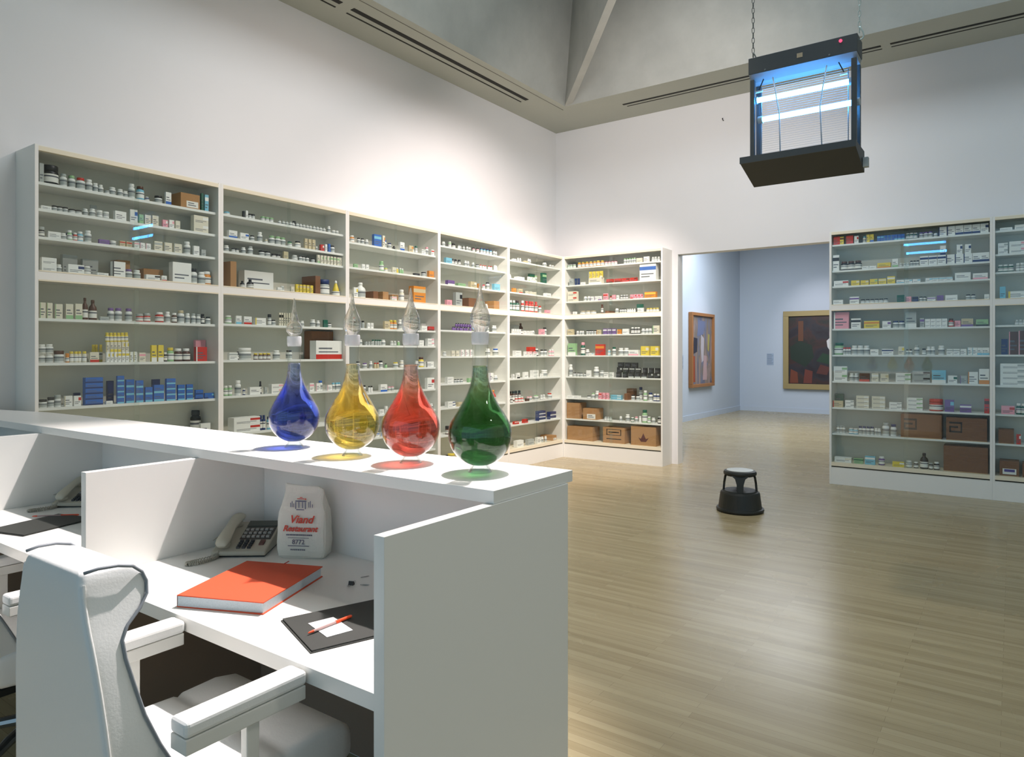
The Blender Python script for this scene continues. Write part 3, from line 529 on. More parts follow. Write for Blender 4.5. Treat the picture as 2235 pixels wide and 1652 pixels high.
@6 3 c161,62,40,w,0,0,-1;b267,88,46,se,0,0,-1;b356,87,46,se,0,0,-1;b445,87,45,se,0,0,-1;b595,36,129,nn,0,0,-1;x688,77,32,nn,0,0,-1;b820,56,63,ww,0,0,-1;b880,35,57,wk,0,0,-1;b915,35,57,wk,0,0,-1;b950,35,57,wk,0,0,-1;b996,31,50,ww,0,0,-1;b1027,31,50,ww,0,0,-1;b1058,31,50,ww,0,0,-1;b1089,31,50,ww,0,0,-1;c1180,97,56,wk,0,0,-1;c1178,92,50,G,0,56,-1;b1283,48,49,ey,0,0,-1;b1330,47,49,ey,0,0,-1;b1376,47,49,ey,0,0,-1;b1422,47,49,ey,0,0,-1;
@6 4 c88,100,79,e,0,0,-1;b197,42,53,ww,0,0,-1;b240,42,53,ww,0,0,-1;b283,41,52,ww,0,0,-1;b349,44,59,wk,0,0,-1;b394,43,59,wk,0,0,-1;b438,43,58,wk,0,0,-1;b482,43,58,wk,0,0,-1;c552,66,64,ea,0,0,-1;c649,58,77,uw,0,0,-1;c719,58,77,uw,0,0,-1;c788,57,76,uw,0,0,-1;c867,65,63,ao,0,0,-1;c965,93,69,w,0,0,-1;b1059,46,88,kw,0,0,-1;b1105,46,87,kw,0,0,-1;b1150,46,87,kw,0,0,-1;b1213,55,68,ww,0,0,-1;b1266,54,68,ww,0,0,-1;b1320,54,68,ww,0,0,-1;c1414,95,104,og,0,0,-1;
@6 5 c111,131,172,gw,0,0,-1;b270,66,184,Gp,0,0,-1;b349,58,85,ww,0,0,-1;c429,85,32,wc,0,0,-1;c566,139,155,ra,0,0,-1;b700,43,77,cw,0,0,-1;b778,56,115,wG,0,0,-1;b880,77,101,ww,0,0,-1;b957,77,101,ww,0,0,-1;c1084,150,75,wp,0,0,-1;c1252,119,124,yo,0,0,-1;c1392,118,123,yo,0,0,-1;
@6 6 b76,59,172,ww,0,0,-1;b143,55,53,wk,0,0,-1;b200,55,53,wk,0,0,-1;b257,55,53,wk,0,0,-1;b314,55,52,wk,0,0,-1;c386,73,91,w,0,0,-1;b493,79,142,ww,0,0,-1;b577,72,90,ws,0,0,-1;c664,72,70,ws,0,0,-1;c749,71,70,ws,0,0,-1;c854,82,70,ks,0,0,-1;c952,82,69,ks,0,0,-1;c1049,81,69,ks,0,0,-1;c1145,80,68,ks,0,0,-1;c1239,80,68,ks,0,0,-1;c1333,79,68,ks,0,0,-1;c1425,78,67,ks,0,0,-1;c874,80,70,ks,0,70,-1;c969,79,69,ks,0,69,-1;c1063,78,69,ks,0,69,-1;c1155,78,68,ks,0,68,-1;c1247,77,68,ks,0,68,-1;c1337,77,68,ks,0,68,-1;c1427,76,67,ks,0,67,-1;c892,88,70,kk,0,139,-1;c997,87,69,kk,0,138,-1;c1100,86,69,kk,0,137,-1;
@6 7 c48,113,33,w,0,0,-1;c186,112,33,w,0,0,-1;b375,65,39,sk,0,0,-1;b442,51,78,wg,0,0,-1;b511,58,110,ww,0,0,-1;c572,48,90,pr,0,0,-1;c630,48,90,pr,0,0,-1;c688,48,90,pr,0,0,-1;c818,165,32,cw,0,0,0;c818,165,32,cw,0,32,1;x971,50,88,nn,0,0,-1;x971,106,152,nn,1,0,-1;b1063,55,75,wk,0,0,-1;b1138,55,75,wk,0,0,-1;b1118,55,176,sB,1,0,-1;b1240,55,136,gw,0,0,-1;b1316,61,111,wB,0,0,-1;b1382,47,98,Bw,0,0,-1;b1428,47,98,Bw,0,0,-1;
@6 8 x96,226,225,tt,0,0,-1;x406,234,156,tw,0,0,-1;b641,40,51,ss,0,0,-1;b682,40,51,ss,0,0,-1;b722,40,51,ss,0,0,-1;b877,42,70,ww,0,0,-1;b984,63,101,ww,0,0,-1;b1053,48,63,Gw,0,0,-1;b1115,48,75,wp,0,0,-1;b1169,34,87,ww,0,0,-1;b1230,75,173,gG,0,0,-1;b1303,47,86,gw,0,0,-1;b1366,54,74,ww,0,0,-1;b1448,60,98,ks,0,0,-1;
@6 9 x246,448,197,tt,0,0,-1;x786,360,216,tn,0,0,-1;x1231,391,254,tr,0,0,-1;
@7 0 c44,77,95,rn,0,0,-1;c118,50,89,yn,0,0,-1;c201,81,94,rn,0,0,-1;c274,45,83,wr,0,0,-1;b353,36,72,wc,0,0,-1;c392,37,88,yb,0,0,-1;c432,37,87,yb,0,0,-1;c501,33,61,bc,0,0,-1;c535,32,61,bc,0,0,-1;c569,32,61,bc,0,0,-1;c603,32,61,bc,0,0,-1;c637,32,61,bc,0,0,-1;c670,32,61,bc,0,0,-1;c704,32,60,bc,0,0,-1;c737,32,60,bc,0,0,-1;b781,41,65,Gw,0,0,-1;b818,41,65,Gw,0,0,-1;b854,40,65,Gw,0,0,-1;b911,48,64,wu,0,0,-1;b954,48,64,wu,0,0,-1;b996,47,64,wu,0,0,-1;b1043,38,39,ww,0,0,-1;c1109,74,98,wB,0,0,-1;c1185,73,97,wB,0,0,-1;c1259,73,97,wB,0,0,-1;c1333,72,96,wB,0,0,-1;c1406,71,95,wB,0,0,-1;c1478,71,95,wB,0,0,-1;
@7 1 c49,68,180,wk,0,0,-1;b140,82,105,kn,0,0,-1;b213,81,104,kn,0,0,-1;b286,80,104,kn,0,0,-1;c367,71,31,w,0,0,-1;c441,70,31,w,0,0,-1;c552,134,56,ya,0,0,-1;c662,56,91,wg,0,0,-1;b717,36,40,sw,0,0,-1;b750,36,40,sw,0,0,-1;b782,36,40,sw,0,0,-1;b817,32,60,wk,0,0,-1;b846,32,60,wk,0,0,-1;b875,32,60,wk,0,0,-1;c938,79,99,wB,0,0,-1;c1019,79,98,wB,0,0,-1;c1100,78,98,wB,0,0,-1;c1179,77,97,wB,0,0,-1;c1258,76,97,wB,0,0,-1;c1335,76,96,wB,0,0,-1;c1412,75,95,wB,0,0,-1;c1488,74,95,wB,0,0,-1;c1111,53,98,wB,0,98,-1;c1260,52,97,wB,0,97,-1;c1335,55,96,wB,0,96,-1;
@7 2 c114,158,63,wr,0,0,-1;c263,89,57,yo,0,0,-1;c359,84,52,yo,0,0,-1;c450,79,62,yg,0,0,-1;c537,78,61,yo,0,0,-1;c623,77,81,yw,0,0,-1;c712,75,35,wc,0,0,-1;c790,74,35,wc,0,0,-1;c867,74,35,wc,0,0,-1;c981,62,39,wc,0,0,-1;c1044,61,39,wc,0,0,-1;c1107,61,39,wc,0,0,-1;c1169,61,39,wc,0,0,-1;c1289,143,77,w,0,0,-1;c1442,133,62,wp,0,0,-1;
@7 3 c69,109,53,w,0,0,-1;c253,98,83,wu,0,0,-1;b336,52,52,sk,0,0,-1;b383,52,52,sk,0,0,-1;b429,51,51,sk,0,0,-1;b475,51,51,sk,0,0,-1;b521,51,51,sk,0,0,-1;b567,50,51,sk,0,0,-1;c715,72,81,G,0,0,-1;c790,55,60,pk,0,0,-1;c854,59,55,Bk,0,0,-1;b907,38,55,wk,0,0,-1;b941,38,54,wk,0,0,-1;c1006,78,44,wu,0,0,-1;c1086,61,59,u,0,0,-1;c1187,113,58,w,0,0,-1;b1336,47,58,wk,0,0,-1;b1379,47,57,wk,0,0,-1;c1500,43,52,w,0,0,-1;
@7 4 c116,163,189,pw,0,0,-1;c269,102,114,wk,0,0,-1;c429,158,82,ya,0,0,-1;c578,86,76,wu,0,0,-1;b663,65,76,wB,0,0,-1;b721,64,75,wB,0,0,-1;c813,109,170,sw,0,0,-1;c919,42,99,su,0,0,-1;c971,51,44,w,0,0,0;c971,51,44,w,0,44,1;c1023,50,44,w,0,0,0;c1023,50,44,w,0,44,1;c1074,50,44,w,0,0,0;c1074,50,44,w,0,44,1;c1126,50,44,w,0,0,0;c1126,50,44,w,0,44,1;b1183,51,87,rn,0,0,-1;c1242,56,63,pr,0,0,-1;c1328,107,82,eu,0,0,-1;c1458,109,71,gk,0,0,-1;
@7 5 b71,113,137,gG,0,0,-1;b145,30,84,wr,0,0,-1;b173,30,84,wr,0,0,-1;b200,30,84,wr,0,0,-1;b249,68,104,ww,0,0,-1;b310,68,104,ww,0,0,-1;b371,67,103,ww,0,0,-1;c457,83,62,w,0,0,-1;c588,116,66,wB,0,0,-1;c722,59,91,oy,0,0,-1;b778,34,60,wk,0,0,-1;b809,34,60,wk,0,0,-1;b866,53,105,ws,0,0,-1;b935,43,69,sk,0,0,-1;b977,43,89,ww,0,0,-1;b1016,43,89,ww,0,0,-1;b1095,61,98,ww,0,0,-1;c1173,59,63,ws,0,0,-1;c1233,59,63,ws,0,0,-1;c1293,58,63,ws,0,0,-1;c1352,42,77,wc,0,0,-1;c1395,42,76,wc,0,0,-1;c1437,41,76,wc,0,0,-1;c1479,41,76,wc,0,0,-1;c1520,41,76,wc,0,0,-1;
@7 6 c107,145,84,wg,0,0,0;c107,145,84,wg,0,84,1;b222,50,89,ww,0,0,-1;b267,50,88,ww,0,0,-1;c356,106,93,nr,0,0,-1;c464,70,92,ow,0,0,-1;c558,82,92,oe,0,0,-1;c740,148,50,wg,0,0,0;c740,148,50,wg,0,50,1;c910,170,64,sk,0,0,0;c910,170,64,sk,0,64,1;c1074,131,137,cw,0,0,-1;c1198,84,82,wG,0,0,-1;c1296,60,82,su,0,0,-1;c1379,87,124,wa,0,0,-1;c1480,90,157,wa,0,0,-1;
@7 7 c69,109,74,er,0,0,-1;c73,96,149,G,1,0,-1;c203,94,42,ws,0,0,0;c203,94,42,ws,0,42,1;c337,133,47,ow,0,0,0;c337,133,47,ow,0,47,1;c337,133,47,ow,0,93,2;c497,135,46,ow,0,0,0;c497,135,46,ow,0,46,1;c497,135,46,ow,0,92,2;c665,124,40,ws,0,0,0;c665,124,40,ws,0,40,1;c849,155,45,wg,0,0,0;c849,155,45,wg,0,45,1;c849,155,45,wg,0,90,2;j1045,136,128,rr,0,0,-1;c1169,85,126,uc,0,0,-1;c1314,103,82,uw,0,0,-1;c1516,43,151,rn,0,0,-1;
@7 8 b79,34,84,ws,0,0,-1;b110,34,84,ws,0,0,-1;b140,34,84,ws,0,0,-1;b214,55,63,cw,0,0,-1;b264,55,62,cw,0,0,-1;b313,43,93,wB,0,0,-1;b352,43,93,wB,0,0,-1;b390,42,93,wB,0,0,-1;b429,42,93,wB,0,0,-1;b469,36,77,ww,0,0,-1;b501,36,77,ww,0,0,-1;b564,75,143,ws,0,0,-1;b641,65,132,wB,0,0,-1;x908,413,258,nk,0,0,-1;x1320,387,240,nk,0,0,-1;
@7 9 c134,181,58,wo,0,0,-1;c295,98,57,gG,0,0,-1;c412,105,93,cw,0,0,-1;b523,66,92,uw,0,0,-1;c692,115,55,yw,0,0,-1;b792,63,75,sw,0,0,-1;b859,48,65,kw,0,0,-1;d935,81,168,kk,0,0,-1;b999,43,69,ks,0,0,-1;b1051,56,83,kw,0,0,-1;x1312,420,269,nn,0,0,-1;
@8 0 c114,107,28,w,0,0,-1;c241,116,46,w,0,0,-1;
@8 1 c87,84,56,ws,0,0,0;c87,84,56,ws,0,56,1;c218,161,60,wp,0,0,0;c218,161,60,wp,0,60,1;
@8 2 b67,49,75,Gw,0,0,-1;b110,49,75,Gw,0,0,-1;b154,48,75,Gw,0,0,-1;b212,39,83,sw,0,0,-1;b247,39,83,sw,0,0,-1;b281,39,83,sw,0,0,-1;
@8 3 c85,50,122,c,0,0,-1;c214,169,70,wy,0,0,-1;
@8 4 b202,35,51,sw,0,0,-1;b233,35,51,sw,0,0,-1;b265,35,51,sw,0,0,-1;
@8 5 c101,57,159,B,0,0,-1;c175,76,233,np,0,0,-1;c258,82,240,np,0,0,-1;
@8 6 c180,238,56,ws,0,0,0;c180,238,56,ws,0,56,1;c180,238,56,ws,0,112,2;c180,238,56,ws,0,167,3;
@8 7 c129,114,84,pr,0,0,-1;b218,46,111,Gw,0,0,-1;b260,46,111,Gw,0,0,-1;
@8 8 x114,138,140,nt,0,0,-1;c217,38,102,rw,0,0,-1;
@8 9 x140,175,149,nB,0,0,-1;x317,148,138,nt,0,0,-1;"""
items = []
for line in DATA.strip().split('\n'):
    hd, body = line[1:].split(' ', 2)[:2], line.split(' ', 2)[2]
    n, si = int(hd[0]), int(hd[1])
    for tkn in body.strip().strip(';').split(';'):
        kd = tkn[0]; f = tkn[1:].split(',')
        s_, w, h = int(f[0]) / 1000, int(f[1]) / 1000, int(f[2]) / 1000
        col = f[3]; row = int(f[4]); off = int(f[5]) / 1000; lev = int(f[6])
        asp = h / max(w, .001)
        if kd == 'c':
            nm = 'tall_carton' if asp > 1.15 else ('flat_carton' if asp < 0.55 else 'medicine_box')
        elif kd == 'b': nm = 'tall_bottle' if asp > 1.8 else ('medicine_vial' if w < .036 else 'pill_bottle')
        elif kd == 'j': nm = 'screw_top_jar'
        elif kd == 'd': nm = 'necked_bottle'
        else: nm = 'cardboard_box'
        items.append(dict(n=n, si=si, k=kd, s=s_, w=w, h=h, col=col, row=row, off=off, lev=lev, nm=nm))
PLUR = {'tall_carton': 'tall cartons', 'flat_carton': 'flat cartons', 'medicine_box': 'medicine boxes', 'tall_bottle': 'tall bottles',
        'medicine_vial': 'medicine vials', 'pill_bottle': 'pill bottles', 'screw_top_jar': 'screw-top jars', 'necked_bottle': 'necked bottles',
        'cardboard_box': 'cardboard boxes'}
def look(it):
    c0, c1 = it['col'][0], it['col'][1:]
    kind = it['nm'].replace('_', ' ').replace('screw top', 'screw-top')
    if it['nm'] == 'cardboard_box': return ('dark ' if c0 == 'n' else '') + 'brown cardboard box'
    t = CN[c0] + ' ' + kind
    if it['k'] in 'bjd':
        if c1 and c1 != c0: t += ' with ' + CN[c1] + ' cap'
    elif c1 and c1 != c0: t += ' with ' + CN[c1] + ' print'
    return t
from collections import defaultdict
by = defaultdict(list)
for it in items:
    it['look'] = look(it); by[(it['n'], it['si'], it['look'])].append(it)
NSH = {n: max(i['si'] for i in items if i['n'] == n) + 1 for n in SH}
for (n, si, lk), l in by.items():
    shelf = 'top shelf' if si == 0 else ORD[si] + ' shelf'
    if si == NSH[n] - 1 and n in (4, 5, 6, 7, 8): shelf = 'bottom shelf'
    lows = sorted({round(i['s'], 3) for i in l})
    for it in l:
        col = lows.index(round(it['s'], 3)); same = [q for q in l if round(q['s'], 3) == round(it['s'], 3)]
        p = []
        if len(lows) > 1: p.append(ORD[col] + ' from left')
        if len(same) > 1:
            same.sort(key=lambda q: q['off']); r = same.index(it)
            p.append('topmost in pile' if r == len(same) - 1 else ('lowest in pile' if r == 0 else ORD[r] + ' in pile'))
        base = ', '.join([lk] + p + [shelf, CABN[n]])
        if len(base.split()) > 16: base = base.replace(' from left', '').replace(' in pile', '')
        if len(base.split()) > 16: base = base.replace(', ' + CABN[n], ' ' + CABN[n].replace('doorway\'s ', ''))
        it['label'] = base; it['grp'] = (PLUR[it['nm']] + ' on ' + shelf + ' of ' + CABN[n]) if len(l) > 1 else None
def stock(it, idx):
    loc0, rz, cw = frame(it['n'])
    z = LEDGE if it['si'] == LEDIDX[it['n']] else SH[it['n']][it['si']]
    if abs(z - BASE) < .05: z = BASE
    w, h = it['w'], it['h']; c0 = it['col'][0]; c1 = it['col'][1:2]
    lim = 0.078
    kk = it['k']
    if kk in 'bjd':
        d = min(w * .97, .13); w = d
    elif kk == 'c':
        w *= 0.97; d = max(.02, min(w * .38, .09, max(h * 1.6, .03)))
    else:
        w *= 0.93; d = .11 if it['row'] == 1 else .2
        if it['row'] == 0 and it['shallow']: d = .1
    y0 = {0: 0.052, 1: 0.178, -1: 0.038}[it['row']]
    s_ = min(max(it['s'], .028 + w / 2), cw - .028 - w / 2)
    y = y0 + d / 2 if kk in 'bjd' else y0
    if it['lev'] <= 0 and it['off'] == 0 and kk == 'b': y += R.uniform(0, .02)
    tilt = R.uniform(-.06, .06) if kk == 'c' and it['lev'] < 0 and w < .15 and it['off'] == 0 else 0
    p = loc0 + Matrix.Rotation(rz, 3, 'Z') @ Vector((s_, y, 0)); p.z = z + it['off'] + .0004
    if kk == 'c': me = carton_me(c0, c1 if c1 != c0 else '', (idx // 3 + ord(c0) + (ord(c1) if c1 else 0)) % 4 if it['lev'] < 0 else ord(c0) % 4)
    elif kk == 'x': me = kraft_me(c0, c1)
    else:
        kd = kk
        if kk == 'b' and it['nm'] == 'medicine_vial': kd = 'v'
        if kk == 'd' and it['col'] == 'yw': kd = 'f'
        me = bottle_me(kd, c0)
    o = bpy.data.objects.new(it['nm'], me); COL.objects.link(o)
    o.location = p; o.rotation_euler = (0, 0, rz + tilt); o.scale = (w, d, h)
    tag(o, it['label'], {'c': 'carton', 'x': 'box', 'b': 'bottle', 'j': 'jar', 'd': 'bottle'}[kk], it['grp'])
    if kk in 'bjd':
        q = bpy.data.objects.new('cap', cap_me(kd, c1 or c0)); COL.objects.link(q); q.parent = o
        if it['w'] > .034 or it['n'] in (1, 2, 7):
            q = bpy.data.objects.new('paper_label', lab_me(kd, c0)); COL.objects.link(q); q.parent = o
    if kk == 'x' and (it['n'] >= 6 or c1 == 'w'):
        pk = {'tn': 'frame', 'tr': 'badge', 'nk': 'loop', 'nB': 'oval', 'tw': 'sticker'}.get(it['col'])
        if pk:
            m, ms = printed(pk, 1, 1)
            q = obj('printed_mark', m, ms, o)
it_idx = 0
for a_ in items:
    a_['shallow'] = any(b_['row'] == 1 and b_['n'] == a_['n'] and b_['si'] == a_['si'] and abs(b_['s'] - a_['s']) < (a_['w'] + b_['w']) / 2 for b_ in items)
for k_, it in enumerate(items): stock(it, k_)

# ---------------------------------------------------------------- reception counter
ct = empty('reception_counter', (2.7, -7.0, 0), 0, 'long white laminate reception counter with a raised ledge and desk bays in the foreground', 'counter')
def cpart(name, mb, m=WHITE, bevel=0.0012, label=None):
    for k, v in enumerate(mb.v): mb.v[k] = (v[0] - 2.7, v[1] + 7.0, v[2])
    return obj(name, mb, m, ct, bevel=bevel, label=label)
BY = -6.89
PX = [4.13, 2.703, 1.273, -0.157]
# raised ledge, its far-left length stepped back where the run turns
m = MB().quadbox(1.30, 4.158, -7.178, -6.765, 1.0955, 1.131)
cpart('ledge', m)
m = MB().prism([(-.30, -7.182), (1.2985, -7.178), (1.2985, -6.775), (0.40, -6.80), (-0.1, -6.90), (-.30, -6.93)], 1.0955, 1.131)
cpart('ledge', m)
for k, x in enumerate(PX):
    cpart('end_panel' if k == 0 else 'partition', box(x, x + 0.033, -7.585, -6.801, 0, 1.095))
for k in range(3):
    cpart('back_panel', box(PX[k + 1] + .0335, PX[k] - .0005, BY, BY + .025, 0, 1.095))
    cpart('front_panel', box(PX[k + 1] + .0335, PX[k] - .0005, -6.822, -6.802, 0, 1.095))
    cpart('desktop', box(PX[k + 1] + .034, PX[k] - .001, -7.583, BY - .0005, 0.70, 0.74))
    cpart('back_shade_board', box(PX[k + 1] + .04, PX[k] - .001, BY - .02, BY - .0005, 0.02, 0.698), mat('under_desk_shade_brown', (146, 126, 108), .7), 0)  # added board, its brown paints the shade on the back panel below the desk
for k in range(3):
    cpart('kneehole_shade_board', box(PX[k + 1] + .0335, PX[k + 1] + .0395, -7.55, BY - .021, 0.02, 0.698), mat('under_desk_shade_brown'), 0)  # added boards that paint under-desk shade onto the partition sides
cpart('back_panel', box(-.30, PX[3] - .001, -6.831, -6.80, 0, 1.095))

# ---------------------------------------------------------------- glass show flasks
def mixed_glass(name, ior, share, frost=0.0):
    if name in MATS: return MATS[name]
    m = bpy.data.materials.new(name); m.use_nodes = True; nt = m.node_tree; nt.nodes.clear()
    o_ = nt.nodes.new('ShaderNodeOutputMaterial'); g_ = nt.nodes.new('ShaderNodeBsdfGlass'); g_.inputs['IOR'].default_value = ior
    t_ = nt.nodes.new('ShaderNodeBsdfTransparent'); x_ = nt.nodes.new('ShaderNodeMixShader'); x_.inputs[0].default_value = share
    nt.links.new(g_.outputs[0], x_.inputs[1]); nt.links.new(t_.outputs[0], x_.inputs[2]); last = x_
    if frost:
        d_ = nt.nodes.new('ShaderNodeBsdfDiffuse'); d_.inputs[0].default_value = (.85, .86, .88, 1); y_ = nt.nodes.new('ShaderNodeMixShader'); y_.inputs[0].default_value = frost
        nt.links.new(x_.outputs[0], y_.inputs[1]); nt.links.new(d_.outputs[0], y_.inputs[2]); last = y_
    nt.links.new(last.outputs[0], o_.inputs[0]); MATS[name] = m
    return m
def flask(x, y, rgb, dens, label, share, r=0.096, taper='plain'):
    z0 = 1.131
    t = empty('glass_flask', (x, y, z0), 0, label, 'flask', 'coloured show flasks on the counter ledge')
    zc = 0.118; g = MB()
    body = []
    for k in range(19):       # lower sphere up to the shoulder
        a = -math.pi / 2 + .28 + (math.pi / 2 + .42 - .28) * k / 18
        body.append((r * math.cos(a), zc + r * math.sin(a)))
    rs, zs = body[-1]
    N = [(rs, zs), (0.066, 0.198), (0.046, 0.232), (0.034, 0.262), (0.0265, 0.295), (0.0245, 0.33), (0.0240, 0.40)]
    prof = body + N[1:]
    # smooth the shoulder
    def fair(p, it=2):
        for _ in range(it):
            q = [p[0]]
            for a, b in zip(p[:-1], p[1:]):
                q += [(a[0] * .75 + b[0] * .25, a[1] * .75 + b[1] * .25), (a[0] * .25 + b[0] * .75, a[1] * .25 + b[1] * .75)]
            p = q + [p[-1]]
        return p
    shell = fair(prof, 1)
    obj('bulb', MB().lathe(shell, 48, caps=False), FGLASS, t, smooth=True)
    liq = [(max(q[0] - .0022, .002), q[1]) for q in shell if q[1] < 0.328]
    liq[0] = (liq[0][0], liq[0][1] + .001)
    liq = [(0.0005, liq[0][1] - 0.0)] + liq + [(liq[-1][0], 0.330), (0.0005, 0.330)]
    lo = obj('liquid', MB().lathe(liq, 48), liquid(label.split()[1] + '_liquid', rgb, dens, share), t, smooth=True)
    foot = fair([(0.023, 0.030), (0.026, 0.022), (0.031, 0.010), (0.038, 0.001), (0.036, 0.000), (0.028, 0.009), (0.021, 0.022)], 1)
    obj('foot', MB().lathe(foot, 40, caps=False), clear_glass('foot_glass', (0.9, 0.93, 0.93), 0.08, 0.0, 1.6), t, smooth=True)
    obj('neck_collar', MB().lathe(fair([(0.0245, 0.395), (0.0275, 0.402), (0.0275, 0.43), (0.0255, 0.436), (0.024, 0.43), (0.024, 0.40)], 1), 32, caps=False), mixed_glass('ground_glass', 1.2, .55, .35), t, smooth=True)
    if taper == 'round':
        sp = [(0.018, 0.432), (0.019, 0.440), (0.0300, 0.452), (0.0315, 0.466), (0.0275, 0.480), (0.019, 0.492), (0.0165, 0.505), (0.010, 0.525), (0.006, 0.55), (0.004, 0.575), (0.002, 0.583)]
    else:
        sp = [(0.018, 0.432), (0.022, 0.440), (0.0295, 0.455), (0.032, 0.472), (0.030, 0.490), (0.021, 0.512), (0.012, 0.532), (0.008, 0.548), (0.006, 0.562), (0.0045, 0.578), (0.002, 0.588)]
    obj('stopper', MB().lathe(fair(sp, 2), 32), mixed_glass('stopper_glass', 1.28, .38), t, smooth=True)
flask(2.995, -6.935, (24, 126, 235), 17, 'tall blue show flask with pointed clear stopper, leftmost on the ledge', .28, .097, 'round')
flask(3.352, -6.955, (255, 238, 50), 13, 'tall yellow show flask with pointed stopper, between the blue and red ones', .28, .097)
flask(3.640, -6.955, (252, 112, 22), 14, 'tall red show flask with pointed stopper, between the yellow and green ones', .28, .098)
flask(3.942, -6.962, (64, 188, 92), 22, 'tall green show flask with pointed clear stopper, rightmost on the ledge', .28, .099)

# ---------------------------------------------------------------- armchairs
def chair_parts(t):
    def ring(z, hw, yb, yf, r=.02, n=5):
        pts = []
        for cx, cy, a0 in ((hw - r, yf - r, 0), (-hw + r, yf - r, 90), (-hw + r, yb + r, 180), (hw - r, yb + r, 270)):
            for k in range(n):
                a = math.radians(a0 + 90 * k / (n - 1)); pts.append((cx + r * math.cos(a), cy + r * math.sin(a), z))
        return pts
    # origin: floor under the seat centre, chair faces +y; back plane at y=-.33
    lv = [(.40, .262, -.315, -.10), (.50, .262, -.316, -.12), (.60, .256, -.318, -.165), (.68, .248, -.321, -.205), (.75, .238, -.325, -.232), (.82, .224, -.329, -.248),
          (.87, .212, -.332, -.258), (.905, .202, -.334, -.260), (.93, .194, -.335, -.245), (.955, .187, -.336, -.215), (.98, .180, -.336, -.196), (1.005, .174, -.336, -.193),
          (1.025, .170, -.335, -.200), (1.042, .164, -.332, -.220), (1.052, .155, -.324, -.250)]
    rings = []
    for z, hw, yb, yf in lv:
        k = max(0, (z - .9) / .15); sh = 0.0
        rings.append([(p[0] * (1 - .06 * k) + sh, p[1], p[2]) for p in ring(z, hw - .02, yb, yf, .018 if z < 1.05 else .012)])
    obj('backrest', MB().loops(rings), LEATHER, t, smooth=True).modifiers.new('s', 'SUBSURF').levels = 1
    for sd in (-1, 1):
        pts = []
        pts.append((sd * .142, -.326, 1.050)); pts.append((sd * .146, -.30, 1.054)); pts.append((sd * .149, -.262, 1.052)); pts.append((sd * .150, -.232, 1.044))
        for z, hw, yb, yf in reversed(lv[1:13]):
            k = max(0, (z - .9) / .15); pts.append((sd * ((hw - .02) * (1 - .06 * k) + .0015), yf - .009, z))
        obj('piping', MB().tube(pts, .0035, 8), PIPING, t, smooth=True)
        pts = []
        for z, hw, yb, yf in lv[1:13]:
            k = max(0, (z - .9) / .15); pts.append((sd * ((hw - .02) * (1 - .06 * k) - .001), yb + .008, z))
        obj('back_welt', MB().tube(pts, .004, 8), LEATHER, t, smooth=True)
        # arm: padded top on a flat rail, carried by one post
        o = obj('armrest', box(sd * .27 - .032, sd * .27 + .032, -.20, .106, .702, .737), LEATHER, t, bevel=.010)
        obj('arm_rail', box(sd * .27 - .03, sd * .27 + .03, -.199, .103, .668, .7015), mat('cream_lacquer', (214, 214, 208), .4), t, bevel=.003)
        obj('arm_post', box(sd * .27 - .012, sd * .27 + .012, -.045, -.012, .40, .672), mat('cream_lacquer'), t, bevel=.003)
    # seat: cushion with a rolled front
    rg = []
    for y, zt_, zb_, hw in ((-.24, .500, .43, .23), (-.20, .525, .41, .25), (-.05, .535, .40, .262), (.07, .535, .40, .252), (.085, .526, .40, .255), (.10, .535, .40, .256),
                           (.20, .540, .40, .255), (.26, .530, .41, .250), (.292, .505, .42, .243), (.30, .47, .435, .235)):
        r = .022; pts = []
        for cx, cz, a0 in ((hw - r, zt_ - r, 0), (-hw + r, zt_ - r, 90), (-hw + r, min(zb_ + r, zt_ - r - .002), 180), (hw - r, min(zb_ + r, zt_ - r - .002), 270)):
            for k in range(5):
                a = math.radians(a0 + 90 * k / 4); pts.append((cx + r * math.cos(a), y, cz + r * math.sin(a)))
        rg.append(pts)
    obj('seat', MB().loops(rg), LEATHER, t, smooth=True)
    obj('seat_pan', box(-.22, .22, -.22, .24, .375, .399), BLACK, t, bevel=.004)
    obj('gas_column', MB().lathe([(.04, .10), (.04, .22), (.025, .221), (.025, .374)], 20), STEEL, t)
    for k in range(5):
        a = math.radians(72 * k + 18); c, s_ = math.cos(a), math.sin(a)
        obj('star_leg', MB().tube([(.03 * c, .03 * s_, .11), (.16 * c, .16 * s_, .10), (.29 * c, .29 * s_, .075)], [.022, .019, .014], 10), STEEL, t)
        obj('caster', MB().tube([(.29 * c - .018 * s_, .29 * s_ + .018 * c, .031), (.29 * c + .018 * s_, .29 * s_ - .018 * c, .031)], .03, 16), BLACK, t)
    return t
CHY = -7.695
ch = chair_parts(empty('office_armchair', (3.605, CHY, 0), 0, 'white leather armchair with grey piping pushed up to the nearest desk bay', 'chair', 'white armchairs at the counter'))
c2 = copy_tree(ch); c2.location = (2.25, -7.545, 0)
for q in c2.children:      # this one is let down lower, its arms under the desktop
    if q.name.split('.')[0] not in ('star_leg', 'caster'): q.location.z -= 0.055
c2['label'] = 'white leather armchair cut by the left edge, behind the nearer one'

